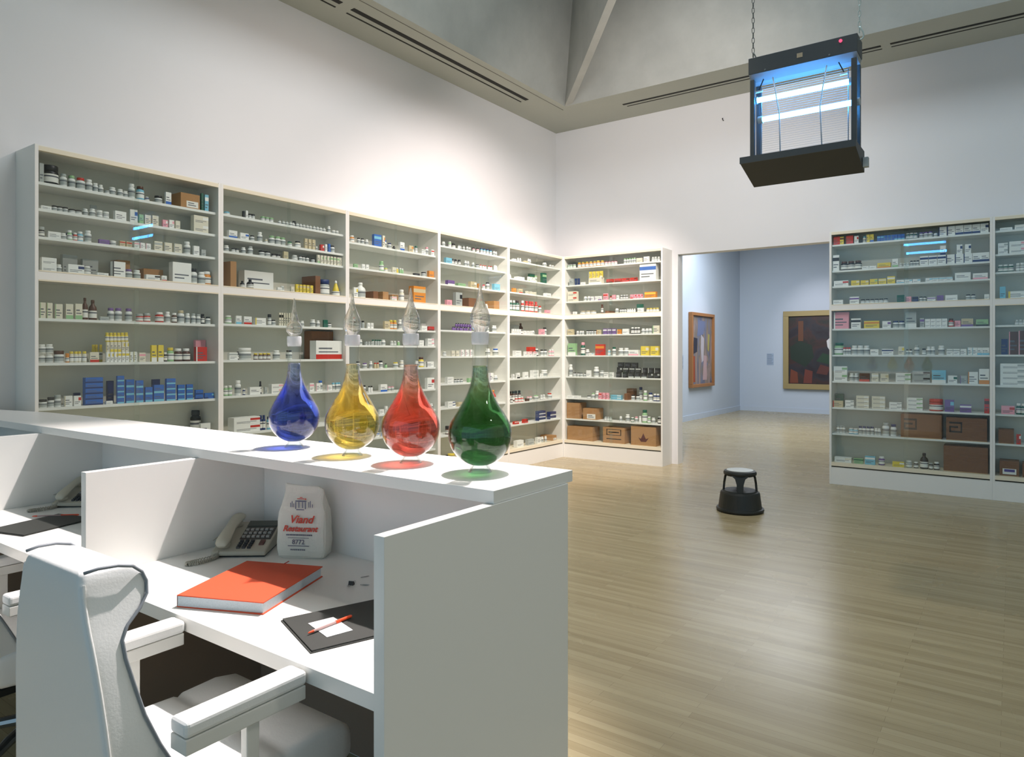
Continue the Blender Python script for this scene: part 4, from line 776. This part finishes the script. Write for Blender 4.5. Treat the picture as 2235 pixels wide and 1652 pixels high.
# ---------------------------------------------------------------- things on the nearer desk
DZ = 0.7402
def rect_pts(a, d1, l1, l2, side=1):
    d1 = Vector(d1).normalized(); d2 = Vector((-d1.y, d1.x)) * side; a = Vector(a)
    return [a, a + d1 * l1, a + d1 * l1 + d2 * l2, a + d2 * l2]
def ledger(a, d1, w, l, th, label):
    p = rect_pts(a, d1, w, l); c = sum(p, Vector((0, 0))) / 4
    t = empty('ledger_book', (c.x, c.y, DZ), 0, label, 'book')
    q = [v - c for v in p]; inn = [v * .972 for v in q]
    OR = mat('orange_cloth', (208, 78, 40), .6); PG = mat('pale_page_edges', (196, 208, 214), .7, noise=.15, nscale=300)
    obj('cover', MB().prism(q, th - .003, th).prism(q, 0, .003), OR, t)
    e = (q[0] - q[3]).normalized() * .003
    obj('spine', MB().prism([q[3], q[0], q[0] + (q[1] - q[0]) * .008, q[3] + (q[2] - q[3]) * .008], .003, th - .003), mat('dark_red_spine', (70, 34, 32), .6), t)
    obj('pages', MB().prism([q[0] + (q[1] - q[0]) * .01, inn[1], inn[2], q[3] + (q[2] - q[3]) * .01], .0031, th - .0031), PG, t)
    rb = q[2] * .5 + q[3] * .5; dr = (q[3] - q[0]).normalized()
    obj('ribbon', MB().prism([rb * .98, rb * .98 + Vector((.006, 0)), rb * .98 + Vector((.006, 0)) + dr * .03, rb * .98 + dr * .03], th + .0002, th + .001), mat('red_ribbon', (180, 50, 40), .6), t)
ledger((3.253, -7.552), (.92, .385), .288, .355, .036, 'large orange cloth-bound ledger lying on the nearer desk beside the telephone')
def folder(a, d1, l1, l2, label):
    p = rect_pts(a, d1, l1, l2); c = sum(p, Vector((0, 0))) / 4
    t = empty('black_folder', (c.x, c.y, DZ), 0, label, 'folder', 'black folders on the desks')
    q = [v - c for v in p]
    obj('lower_cover', MB().prism(q, 0, .0025), mat('black_card', (46, 48, 44), .6), t)
    obj('upper_cover', MB().prism([v * .985 + Vector((-.002, .003)) for v in q], .0035, .006), mat('black_card'), t)
    obj('inner_sheets', MB().prism([v * .95 for v in q], .0025, .0035), LAB, t)
    return t
folder((3.600, -7.440), (.937, -.349), .262, .36, 'black folder under a white slip and a pen, on the nearer desk')
folder((1.728, -7.555), (.96, .26), .237, .33, 'black folder on the far-left desk bay beside the partition edge')
def slip(a, d1, l1, l2, z, label):
    p = rect_pts(a, d1, l1, l2); c = sum(p, Vector((0, 0))) / 4
    o = obj('paper_slip', MB().prism([v - c for v in p], 0, .0012), mat('white_paper', (238, 236, 236), .7), None, (c.x, c.y, z)); tag(o, label, 'paper', 'white paper slips on the black folders')
slip((3.692, -7.418), (.118, -.032), .122, .075, DZ + .0063, 'white paper slip under the orange-ended pen on the nearer black folder')
slip((1.70, -7.30), (.15, .03), .12, .08, DZ + .0002, 'white paper slip lying behind the far-left black folder')
def pen(p0, p1, z, label, c1='orange'):
    p0 = Vector((*p0, z)); p1 = Vector((*p1, z)); c = (p0 + p1) / 2; d = p1 - p0
    t = empty('ballpoint_pen', c, 0, label, 'pen', 'pens on the desks')
    f = lambda k: p0 + d * k - c
    OR = mat('orange_plastic', (222, 78, 36), .35)
    obj('barrel', MB().tube([f(.12), f(.62)], .0036, 12), mat('pale_barrel', (178, 150, 146), .3), t)
    obj('tip', MB().tube([f(0), f(.03), f(.12)], [.0006, .0025, .0038], 12), OR, t)
    obj('cap', MB().tube([f(.62), f(.97), f(1)], [.0046, .0046, .003], 12), OR, t)
pen((3.757, -7.470), (3.757, -7.318), DZ + .0118, 'ballpoint pen with orange cap lying on the nearer white slip')
pen((1.60, -7.33), (1.745, -7.19), DZ + .006, 'ballpoint pen lying by the white slip on the far-left desk')
# paper clips and a small black binder clip
def paperclip(x, y, a, label):
    pts = []
    def arc(cx, cy, r, a0, a1, n=8):
        for k in range(n + 1):
            t_ = math.radians(a0 + (a1 - a0) * k / n); pts.append((cx + r * math.cos(t_), cy + r * math.sin(t_), 0.001))
    pts.append((-.010, .004, .001)); arc(.010, 0, .004, 90, -90); arc(-.012, -.0005, .0035, -90, -270); arc(.006, .0002, .0026, 90, -90); pts.append((-.006, -.0024, .001))
    o = obj('paper_clip', MB().tube(pts, .0006, 6), STEEL, None, (x, y, DZ), a); tag(o, label, 'clip', 'paper clips by the end panel')
paperclip(3.562, -7.088, .5, 'wire paper clip between the binder clip and the end panel')
paperclip(3.500, -7.030, 1.2, 'wire paper clip lying farthest back near the end panel')
t = empty('binder_clip', (3.524, -7.112, DZ), .4, 'small black binder clip with wire handles on the nearer desk', 'clip')
obj('clamp', MB().loops([[(-.009, -.006, 0), (-.009, .006, 0), (-.009, .0015, .012), (-.009, -.0015, .012)], [(.009, -.006, 0), (.009, .006, 0), (.009, .0015, .012), (.009, -.0015, .012)]]), BLACK, t)
for sd in (-1, 1):
    obj('wire_handle', MB().tube([(-.004, sd * .006, .001), (-.005, sd * .022, .003), (0, sd * .03, .004), (.005, sd * .022, .003), (.004, sd * .006, .001)], .0007, 6), STEEL, t)

# paper bag
bg = empty('paper_bag', (3.130, -6.990, DZ), math.radians(29), 'white paper takeaway bag with red lettering standing against the counter back', 'bag')
def bagring(z, hw, hd, yo=0.0, cz=.006):
    pts = []
    for k in range(24):
        a = 2 * math.pi * k / 24; c, s_ = math.cos(a), math.sin(a)
        e = .22
        x = hw * (abs(c) ** e) * (1 if c > 0 else -1); y = hd * (abs(s_) ** e) * (1 if s_ > 0 else -1)
        pts.append((x, y + yo, z))
    return pts
BH = 0.255; bgs = 1.0
rr = [(0.0, .086, .034), (.010, .095, .041), (.03, .0985, .043), (.06, .0985, .043), (.10, .098, .042), (.14, .0965, .040), (.17, .094, .036), (.19, .088, .030), (.205, .083, .024), (.222, .080, .017), (.238, .079, .010), (.262, .077, .004)]
RB = random.Random(4); rings = []
for i_, (z, hw, hd) in enumerate(rr):
    ring_ = bagring(z, hw * .95, hd); j_ = .0022 if 0 < i_ else 0
    rings.append([(p_[0] + RB.uniform(-j_, j_), p_[1] + (RB.uniform(-j_, j_) * .5 if p_[1] > -.008 else 0), p_[2] + (RB.uniform(-.002, .002) if i_ else 0) + (.010 * math.sin(p_[0] * 60) if i_ == len(rr) - 1 else 0)) for p_ in ring_])
m = MB().loops(rings)
obj('bag_body', m, mat('white_bag_paper', (222, 220, 208), .8, bump=.35, nscale=40), bg, smooth=False)
RED = mat('red_lettering', (206, 70, 52), .7); GR = mat('grey_lettering', (110, 108, 122), .7); BLU = mat('blue_grey_drawing', (92, 98, 124), .7)
def bagtext(s_, size, z, m_, shear=0, bold=0, x=0):
    o = text_mesh('lettering', s_, size, m_, shear, bold, parent=bg)
    yy = -.0445 if z < .15 else -.0445 + (z - .15) * .19
    o.location = (x, yy - .0012, z); o.rotation_euler = (math.radians(90 - (0 if z < .15 else 14)), 0, 0)
    return o
bagtext('Viand', .040, .134, RED, .35, .0009, .004)
bagtext('Restaurant', .030, .103, RED, .35, .0008, 0)
bagtext('8772', .024, .056, GR, .0, .0004, -.006)
m = MB()
def dash(x0, x1, z0, z1, mi=0):
    if z0 > .165: z0 += .012; z1 += .012
    y0 = -.0462 if z0 < .15 else -.0462 + (z0 - .15) * .19; y1 = y0 if z1 < .15 else -.0462 + (z1 - .15) * .19
    m.quadbox(x0, x1, y0, y0 + .0012, z0, z1, mi)
x = -.052
for k in range(13):
    l = .0045 + .003 * ((k * 7) % 3) / 2; dash(x, x + l, .087, .092); x += l + .0018
dash(-.046, .034, .048, .0505); dash(-.046, .034, .078, .0795)
x = -.036
for k in range(8): dash(x, x + .005, .033, .0375); x += .0072
obj('small_print', m, GR, bg)
m = MB()
dash(-.022, .020, .198, .202); dash(-.020, -.017, .172, .198); dash(-.008, -.005, .176, .198); dash(.006, .009, .176, .198); dash(.017, .020, .172, .198); dash(-.016, .014, .168, .171)
for xx, hh in ((-.040, .016), (-.034, .022), (-.028, .014), (.030, .020), (.036, .024), (.044, .012)): dash(xx, xx + .0022, .178, .178 + hh)
dash(-.016, .012, .207, .2095, 1); dash(-.006, .004, .212, .2145, 1); dash(.014, .019, .205, .210, 1)
obj('shopfront_drawing', m, [BLU, RED], bg)

# telephone
def telephone(x, y, rz, label):
    t = empty('desk_telephone', (x, y, DZ), rz, label, 'telephone', 'desk telephones on the counter')
    BE = mat('putty_plastic', (176, 172, 156), .5); DK = mat('dark_keypad_panel', (66, 62, 58), .5); KY = mat('grey_keys', (150, 148, 142), .5); KD = mat('black_keys', (40, 40, 42), .5)
    L = .215; W = .20
    def zt_(yy): return .022 + (yy / L) * .062
    m = MB().loops([[(-W / 2, 0, .006), (-W / 2, L, .006), (-W / 2, L, zt_(L)), (-W / 2, 0, zt_(0))], [(W / 2, 0, .006), (W / 2, L, .006), (W / 2, L, zt_(L)), (W / 2, 0, zt_(0))]])
    obj('housing', m, BE, t, bevel=.006)
    obj('foot', box(-W / 2 + .008, W / 2 - .008, .01, L - .01, 0, .006), BLACK, t)
    ang = math.atan2(.062, L)
    def slab(name, x0, x1, y0, y1, th, mm, up=0.0):
        m = MB(); zs = lambda yy: zt_(yy) + up
        m.loops([[(x0, y0, zs(y0) - .002), (x1, y0, zs(y0) - .002), (x1, y0, zs(y0) + th), (x0, y0, zs(y0) + th)], [(x0, y1, zs(y1) - .002), (x1, y1, zs(y1) - .002), (x1, y1, zs(y1) + th), (x0, y1, zs(y1) + th)]])
        return obj(name, m, mm, t)
    slab('button_panel', -.022, .094, .082, .168, .002, DK)
    slab('display', -.022, .094, .172, .210, .005, mat('dark_green_display', (58, 64, 56), .3))
    m = MB()
    for i_ in range(6):
        for j_ in range(3):
            x0 = -.017 + i_ * .0182; y0 = .092 + j_ * .025
            m.quadbox(x0, x0 + .012, y0, y0 + .014, zt_(y0) , zt_(y0) + .009)
    obj('line_keys', m, KY, t)
    for i_ in range(3):
        m = MB()
        for j_ in range(4):
            x0 = -.014 + i_ * .02; y0 = .020 + j_ * .0142
            m.quadbox(x0, x0 + .013, y0, y0 + .010, zt_(y0), zt_(y0) + .008)
        obj('dial_keys', m, KD, t)
    slab('function_key', .062, .080, .042, .072, .005, mat('brown_key', (96, 62, 52), .5))
    # handset with cups at each end
    hs = [(.004, .012, .0), (.010, .020, .012), (.03, .0235, .016), (.06, .022, .020), (.11, .0185, .026), (.16, .021, .022), (.19, .024, .016), (.21, .022, .010), (.218, .012, .0)]
    rg = []
    for yy, rr_, up in hs:
        zc = zt_(min(yy, L)) + .018 + up * .6
        rg.append([(-.064 + 1.15 * rr_ * math.cos(2 * math.pi * k / 14), yy, zc + .62 * rr_ * math.sin(2 * math.pi * k / 14)) for k in range(14)])
    hd = obj('handset', MB().loops(rg), mat('putty_handset', (186, 182, 164), .4), t, smooth=True)
    for yy in (.035, .185):
        obj('handset_cup', MB().lathe([(.022, 0), (.023, .012), (.018, .02)], 18, c=(-.064, yy, zt_(yy) - .002)), BE, t, smooth=True)
    def coil(pts, n):
        P = [Vector(p) for p in pts]; out = []
        segs = len(P) - 1; tot = n * 10
        for k in range(tot + 1):
            u = k / tot * segs; i_ = min(int(u), segs - 1); f = u - i_
            a, b = P[i_], P[i_ + 1]; pm = P[max(i_ - 1, 0)]; pn = P[min(i_ + 2, segs)]
            c = .5 * ((2 * a) + (b - pm) * f + (2 * pm - 5 * a + 4 * b - pn) * f * f + (-pm + 3 * a - 3 * b + pn) * f ** 3)
            d = (b - a).normalized(); s_ = Vector((-d.y, d.x, 0)); th = 2 * math.pi * n * k / tot
            out.append(c + s_ * math.cos(th) * .0055 + Vector((0, 0, 1)) * math.sin(th) * .0055)
        return out
    obj('coiled_cord', MB().tube(coil([(-.075, .004, .020), (-.088, -.012, .008), (-.130, -.060, .007), (-.150, -.085, .007), (-.140, -.098, .007), (-.110, -.078, .007), (-.085, -.040, .007), (-.075, -.008, .008), (-.085, .03, .010)], 52), .0019, 6), mat('putty_cord', (168, 164, 150), .5), t, smooth=True)
    obj('handset_lead', MB().tube([(-.088, .06, .03), (-.1, .10, .06), (-.098, .02, .06)], .0018, 6), mat('putty_cord'), t)
    return t
ph = telephone(2.948, -7.150, math.radians(38), 'putty-coloured push-button telephone with coiled cord beside the paper bag')
p2 = copy_tree(ph); p2.location = (1.525, -7.13, DZ); p2['label'] = 'putty-coloured telephone on the far-left desk, half hidden by the partition'

# ---------------------------------------------------------------- step stool
st = empty('step_stool', (3.175, -1.985, 0), math.radians(-27), 'round black rolling step stool standing alone on the wood floor', 'stool'); st.scale = (1.05, 1.05, 1.04)
fair0 = [(.195, .004), (.205, .008), (.208, .020), (.205, .032), (.190, .036), (.187, .05), (.172, .165), (.166, .178), (.150, .186), (.10, .188)]
obj('base_drum', MB().lathe(fair0, 48), mat('black_rubber', (30, 33, 30), .5), st, smooth=False)
obj('lower_tread', MB().lathe([(.150, .186), (.150, .190), (.146, .192)], 48), mat('ribbed_black_rubber', (40, 44, 40), .6, bump=.4, nscale=60), st)
for k in range(4):
    a = math.radians(45 + 90 * k); c, s_ = math.cos(a), math.sin(a)
    def sec(r, z, w, th):
        return [(r * c - w * s_ - th * c, r * s_ + w * c - th * s_, z), (r * c + w * s_ - th * c, r * s_ - w * c - th * s_, z), (r * c + w * s_ + th * c, r * s_ - w * c + th * s_, z), (r * c - w * s_ + th * c, r * s_ + w * c + th * s_, z)]
    obj('leg', MB().loops([sec(.142, .187, .026, .010), sec(.136, .26, .030, .010), sec(.128, .31, .044, .010), sec(.122, .335, .075, .010)]), mat('black_rubber'), st, bevel=.003)
obj('top_step', MB().lathe([(.128, .325), (.142, .335), (.145, .350), (.138, .366), (.120, .372)], 48), mat('black_rubber'), st)
obj('top_tread', MB().lathe([(.117, .3715), (.115, .376), (.08, .377)], 48), mat('pale_sheen_tread', (205, 207, 200), .3), st, label='glossy tread, bright sheen painted into its grey')  # light reflecting off the step, put into the tread colour

# ---------------------------------------------------------------- hanging insect killer
zx0, zx1, zy = 3.845, 4.51, -3.93
ik = empty('insect_killer_lamp', (4.18, zy, 3.47), 0, 'blue-lit electric insect killer hanging on chains from the ceiling', 'lamp')
def zp(name, mb, m, **k):
    for q, v in enumerate(mb.v): mb.v[q] = (v[0] - 4.18, v[1] - zy, v[2] - 3.47)
    return obj(name, mb, m, ik, **k)
CHAR = mat('charcoal_enamel', (74, 78, 80), .45); CH2 = mat('dark_enamel', (58, 58, 54), .5)
zp('top_housing', box(zx0, zx1, zy, zy + .17, 3.362, 3.472), CHAR, bevel=.003)
zp('lower_channel', MB().loops([[(x_, zy + .001, 3.361), (x_, zy + .169, 3.361), (x_, zy + .120, 3.318), (x_, zy + .045, 3.318)] for x_ in (zx0 + .004, zx1 - .004)]), mat('pale_enamel_channel', (150, 156, 160), .4))
zp('rating_plate', box(4.155, 4.19, zy - .002, zy, 3.402, 3.43), mat('tan_plate', (186, 168, 140), .5))
zp('indicator_light', MB().tube([(4.415, zy - .006, 3.445), (4.415, zy, 3.445)], .010, 16), mat('red_lens', (200, 60, 90), .3, emit=(255, 90, 130), estr=1.0))
for xx in (3.955, 4.35): zp('screw', MB().tube([(xx, zy - .003, 3.374), (xx, zy, 3.374)], .006, 12), STEEL)
for x0, x1 in ((zx0 + .010, zx0 + .038), (zx1 - .036, zx1 - .006)):
    for y0 in (zy + .003, zy + .137):
        zp('side_post', box(x0, x1, y0, y0 + .03, 2.80, 3.325), CHAR, bevel=.002)
# catch tray: shallow pan with a sloping underside
m = MB().loops([[(3.812, zy - .07, 2.757), (3.812, zy - .07, 2.797), (3.812, zy + .24, 2.797), (3.812, zy + .24, 2.66)], [(4.512, zy - .07, 2.757), (4.512, zy - .07, 2.797), (4.512, zy + .24, 2.797), (4.512, zy + .24, 2.66)]])
zp('catch_tray', m, CH2, bevel=.002)
zp('tray_front', box(3.810, 4.514, zy - .074, zy - .0705, 2.756, 2.799), CHAR)
zp('tray_bracket', box(4.515, 4.545, zy + .16, zy + .20, 2.68, 2.74), mat('pale_grey_metal', (170, 174, 170), .5))
TUBE = mat('lit_violet_blue_tube', (220, 240, 255), .3, emit=(70, 165, 255), estr=30)
for z, xa, xb in ((3.200, 3.89, 4.455), (3.065, 3.925, 4.485)):
    tb = zp('fluorescent_tube', MB().tube([(xa, zy + .055, z), (xb, zy + .055, z)], .017, 16), TUBE, smooth=False)
    for q in tb.data.polygons: q.use_smooth = len(q.vertices) == 4
    for xx in (xa - .03, xb):
        zp('lamp_holder', MB().tube([(xx, zy + .055, z), (xx + .03, zy + .055, z)], .024, 14), mat('clear_lamp_cap', (176, 190, 196), .25))
m = MB()
for k in range(34):
    z = 2.82 + k * .0148
    m.tube([(zx0 + .06, zy + .095, z), (zx1 - .06, zy + .095, z)], .0007, 4)
g_ = zp('electric_grid', m, mat('grid_wire', (140, 148, 150), .4, .6)); g_['kind'] = 'stuff'
for xx in (3.905, 4.442): zp('grid_rod', MB().tube([(xx, zy + .095, 2.80), (xx, zy + .095, 3.30)], .003, 8), mat('grid_wire'))
for xx, b_ in ((4.02, .02), (4.31, -.02)):
    zp('lead', MB().tube([(xx - b_, zy + .02, 3.32), (xx, zy + .015, 3.2), (xx + b_, zy + .02, 3.07), (xx + b_ * .8, zy + .06, 2.80)], .004, 8), mat('white_cable', (210, 216, 218), .4), smooth=True)
for xx, s_ in ((3.94, -1), (4.40, 1)):
    zp('tube_clip', MB().tube([(xx, zy + .02, 3.322), (xx + s_ * .03, zy + .02, 3.255)], .004, 6), BLACK)
    zp('starter', MB().tube([(xx + s_ * .03 - .025, zy + .03, 3.247), (xx + s_ * .03 + .02, zy + .03, 3.249)], .007, 10), mat('white_plastic', (220, 226, 228), .4))
# chains
def chain(x, y, z0, z1, label, mm):
    t = empty('hanging_chain', (x, y, z0), 0, label, 'chain', 'chains holding the insect killer')
    pit = .034; n_ = int((z1 - z0) / pit)
    def link(i_):
        pts = []
        for k in range(12):
            a = 2 * math.pi * k / 12; u = .008 * math.cos(a); w = .0115 * math.sin(a) + (.011 if math.sin(a) > 0 else -.011) * .75
            pts.append(((u, 0, w) if i_ % 2 else (0, u, w)))
        return pts
    mA = MB().tube(link(0), .0022, 6, closed=True).mesh('link', mm, True); mB_ = MB().tube(link(1), .0022, 6, closed=True).mesh('link', mm, True)
    vis = 24
    for k in range(vis):
        put('link', mA if k % 2 == 0 else mB_, t, (0, 0, .03 + k * pit))
    rest = MB()
    for k in range(vis, n_):
        rest.tube([(a, b, c + .03 + k * pit) for a, b, c in link(k)], .0022, 5, closed=True)
    o = obj('upper_links', rest, mm, t); o['kind'] = 'stuff'
    hk = [(0, 0, .05), (.006, 0, .04), (.020, 0, .01), (.024, 0, -.012), (.016, 0, -.03), (.0, 0, -.034), (-.012, 0, -.022)]
    obj('hook', MB().tube(hk, .0045, 8), mm, t, smooth=True)
chain(3.852, zy + .085, 3.492, zt - .02, 'steel chain on the left end of the insect killer', mat('dull_chain_steel', (120, 124, 120), .45, .7))
chain(4.508, zy + .085, 3.492, zt - .02, 'pale steel chain with a bright hook on the right end of the insect killer', mat('zinc_chain', (196, 212, 208), .35, .4))

# wall hook above the doorway
o = obj('wall_hook', MB().tube([(2.225, WY, 4.545), (2.225, WY - .02, 4.54), (2.232, WY - .024, 4.52), (2.238, WY - .012, 4.512)], .006, 8), mat('dark_hook', (60, 60, 62), .5)); tag(o, 'small dark hook high on the white wall above the doorway', 'hook')

# ---------------------------------------------------------------- gallery pictures
GOLD = mat('brass_gilt', (158, 142, 98), .5, .2); ORW = mat('orange_wood_frame', (150, 104, 62), .5)
def paint(name, base, stops, sc_, seed):
    m = bpy.data.materials.new(name); m.use_nodes = True; nt = m.node_tree; b = nt.nodes['Principled BSDF']; b.inputs['Roughness'].default_value = .45
    tc = nt.nodes.new('ShaderNodeTexCoord'); mp = nt.nodes.new('ShaderNodeMapping'); mp.inputs['Scale'].default_value = sc_; mp.inputs['Location'].default_value = (seed, seed * 1.7, seed * .6)
    n = nt.nodes.new('ShaderNodeTexNoise'); n.inputs['Scale'].default_value = 1; n.inputs['Detail'].default_value = 3; n.inputs['Distortion'].default_value = 1.2
    rp = nt.nodes.new('ShaderNodeValToRGB'); rp.color_ramp.elements[0].color = lin(stops[0][1]); rp.color_ramp.elements[0].position = stops[0][0]
    rp.color_ramp.elements[1].color = lin(stops[-1][1]); rp.color_ramp.elements[1].position = stops[-1][0]
    for p_, c_ in stops[1:-1]:
        e = rp.color_ramp.elements.new(p_); e.color = lin(c_)
    nt.links.new(tc.outputs['Object'], mp.inputs[0]); nt.links.new(mp.outputs[0], n.inputs['Vector']); nt.links.new(n.outputs[0], rp.inputs[0]); nt.links.new(rp.outputs[0], b.inputs['Base Color'])
    return m
def picture(w, h, fw, dep, loc, rz, fm, cm_, label, patches):
    t = empty('framed_painting', loc, rz, label, 'painting', 'framed paintings in the gallery beyond')
    obj('frame', MB().quadbox(-w / 2, w / 2, -dep, 0, 0, fw).quadbox(-w / 2, w / 2, -dep, 0, h - fw, h).quadbox(-w / 2, -w / 2 + fw, -dep, 0, fw, h - fw).quadbox(w / 2 - fw, w / 2, -dep, 0, fw, h - fw), fm, t, bevel=.006)
    cv = obj('canvas', box(-w / 2 + fw, w / 2 - fw, -dep * .45, -.002, fw, h - fw), cm_, t)
    for col, pts in patches:
        obj('brush_patch', MB().poly([(x_, -dep * .45 - .002, z_) for x_, z_ in pts]).poly([(x_, -dep * .45 - .0005, z_) for x_, z_ in reversed(pts)]), mat('paint_%d_%d_%d' % col, col, .5), cv)
picture(1.43, 1.68, .07, .09, (-.552, 6.93, .73), math.pi / 2, ORW,
        paint('blue_grey_streaks', 0, [(.30, (70, 62, 60)), (.42, (110, 116, 140)), (.5, (120, 110, 96)), (.6, (150, 132, 130)), (.7, (90, 92, 78))], (3.5, 3.5, .9), 3.1),
        'tall abstract painting with a wide orange-brown frame on the left gallery wall',
        [((104, 114, 146), [(-.3, 1.15), (.1, 1.2), (.2, 1.5), (-.25, 1.52)]), ((176, 172, 180), [(-.02, .55), (.1, .6), (.13, 1.1), (-.05, 1.2), (-.08, .9)]),
         ((160, 152, 86), [(.36, .85), (.46, .8), (.5, 1.2), (.38, 1.22)]), ((46, 48, 62), [(-.55, .75), (-.3, .8), (-.28, 1.1), (-.5, 1.12)]), ((176, 150, 152), [(.05, .15), (.32, .15), (.3, .7), (.12, .72)]),
         ((150, 70, 40), [(-.6, .12), (-.42, .12), (-.44, .7), (-.58, .7)])])
picture(1.95, 1.95, .13, .09, (1.537, 9.806, .60), 0, GOLD,
        paint('dark_painted_ground', 0, [(.3, (34, 26, 34)), (.45, (42, 42, 50)), (.55, (62, 40, 38)), (.68, (30, 38, 34))], (1.6, 1.6, 1.2), 8.3),
        'large dark painting with a broad gilt frame, partly hidden by the cabinet',
        [((28, 46, 36), [(-.8, .75), (-.45, .55), (-.25, .8), (-.3, 1.1), (-.6, 1.2), (-.82, 1.05)]), ((110, 58, 40), [(-.82, .15), (-.62, .15), (-.64, .42), (-.8, .5)]),
         ((104, 52, 44), [(-.5, .15), (-.3, .15), (-.28, .45), (-.46, .5)]), 
         ((30, 60, 42), [(-.2, .7), (.1, .62), (.3, .8), (-.05, .9)]), ((84, 46, 42), [(-.2, .4), (.05, .36), (.12, .55), (-.1, .62)]),
         ((206, 208, 210), [(.06, 1.05), (.12, .95), (.18, 1.15), (.14, 1.3), (.04, 1.2)]), ((182, 120, 160), [(.10, 1.33), (.2, 1.33), (.2, 1.42), (.1, 1.42)]),
         ((96, 60, 40), [(-.62, 1.2), (-.5, 1.2), (-.5, 1.7), (-.62, 1.7)])])
def wlabel(loc, rz, label):
    t = empty('wall_text_panel', loc, rz, label, 'label', 'wall texts beside the paintings')
    obj('card', box(-.085, .085, -.004, 0, 0, .30), mat('clear_text_card', (160, 178, 200), .6), t)
    m = MB()
    for k in range(9): m.quadbox(-.075, .04 + .03 * ((k * 5) % 3) / 2, -.0055, -.0042, .27 - k * .03, .278 - k * .03)
    obj('lettering', m, mat('slate_lettering', (96, 106, 120), .6), t)
wlabel((.222, 9.808, 1.19), 0, 'small text panel on the far gallery wall left of the dark painting')
wlabel((-.554, 5.83, 1.15), math.pi / 2, 'small text panel on the left gallery wall before the tall painting')
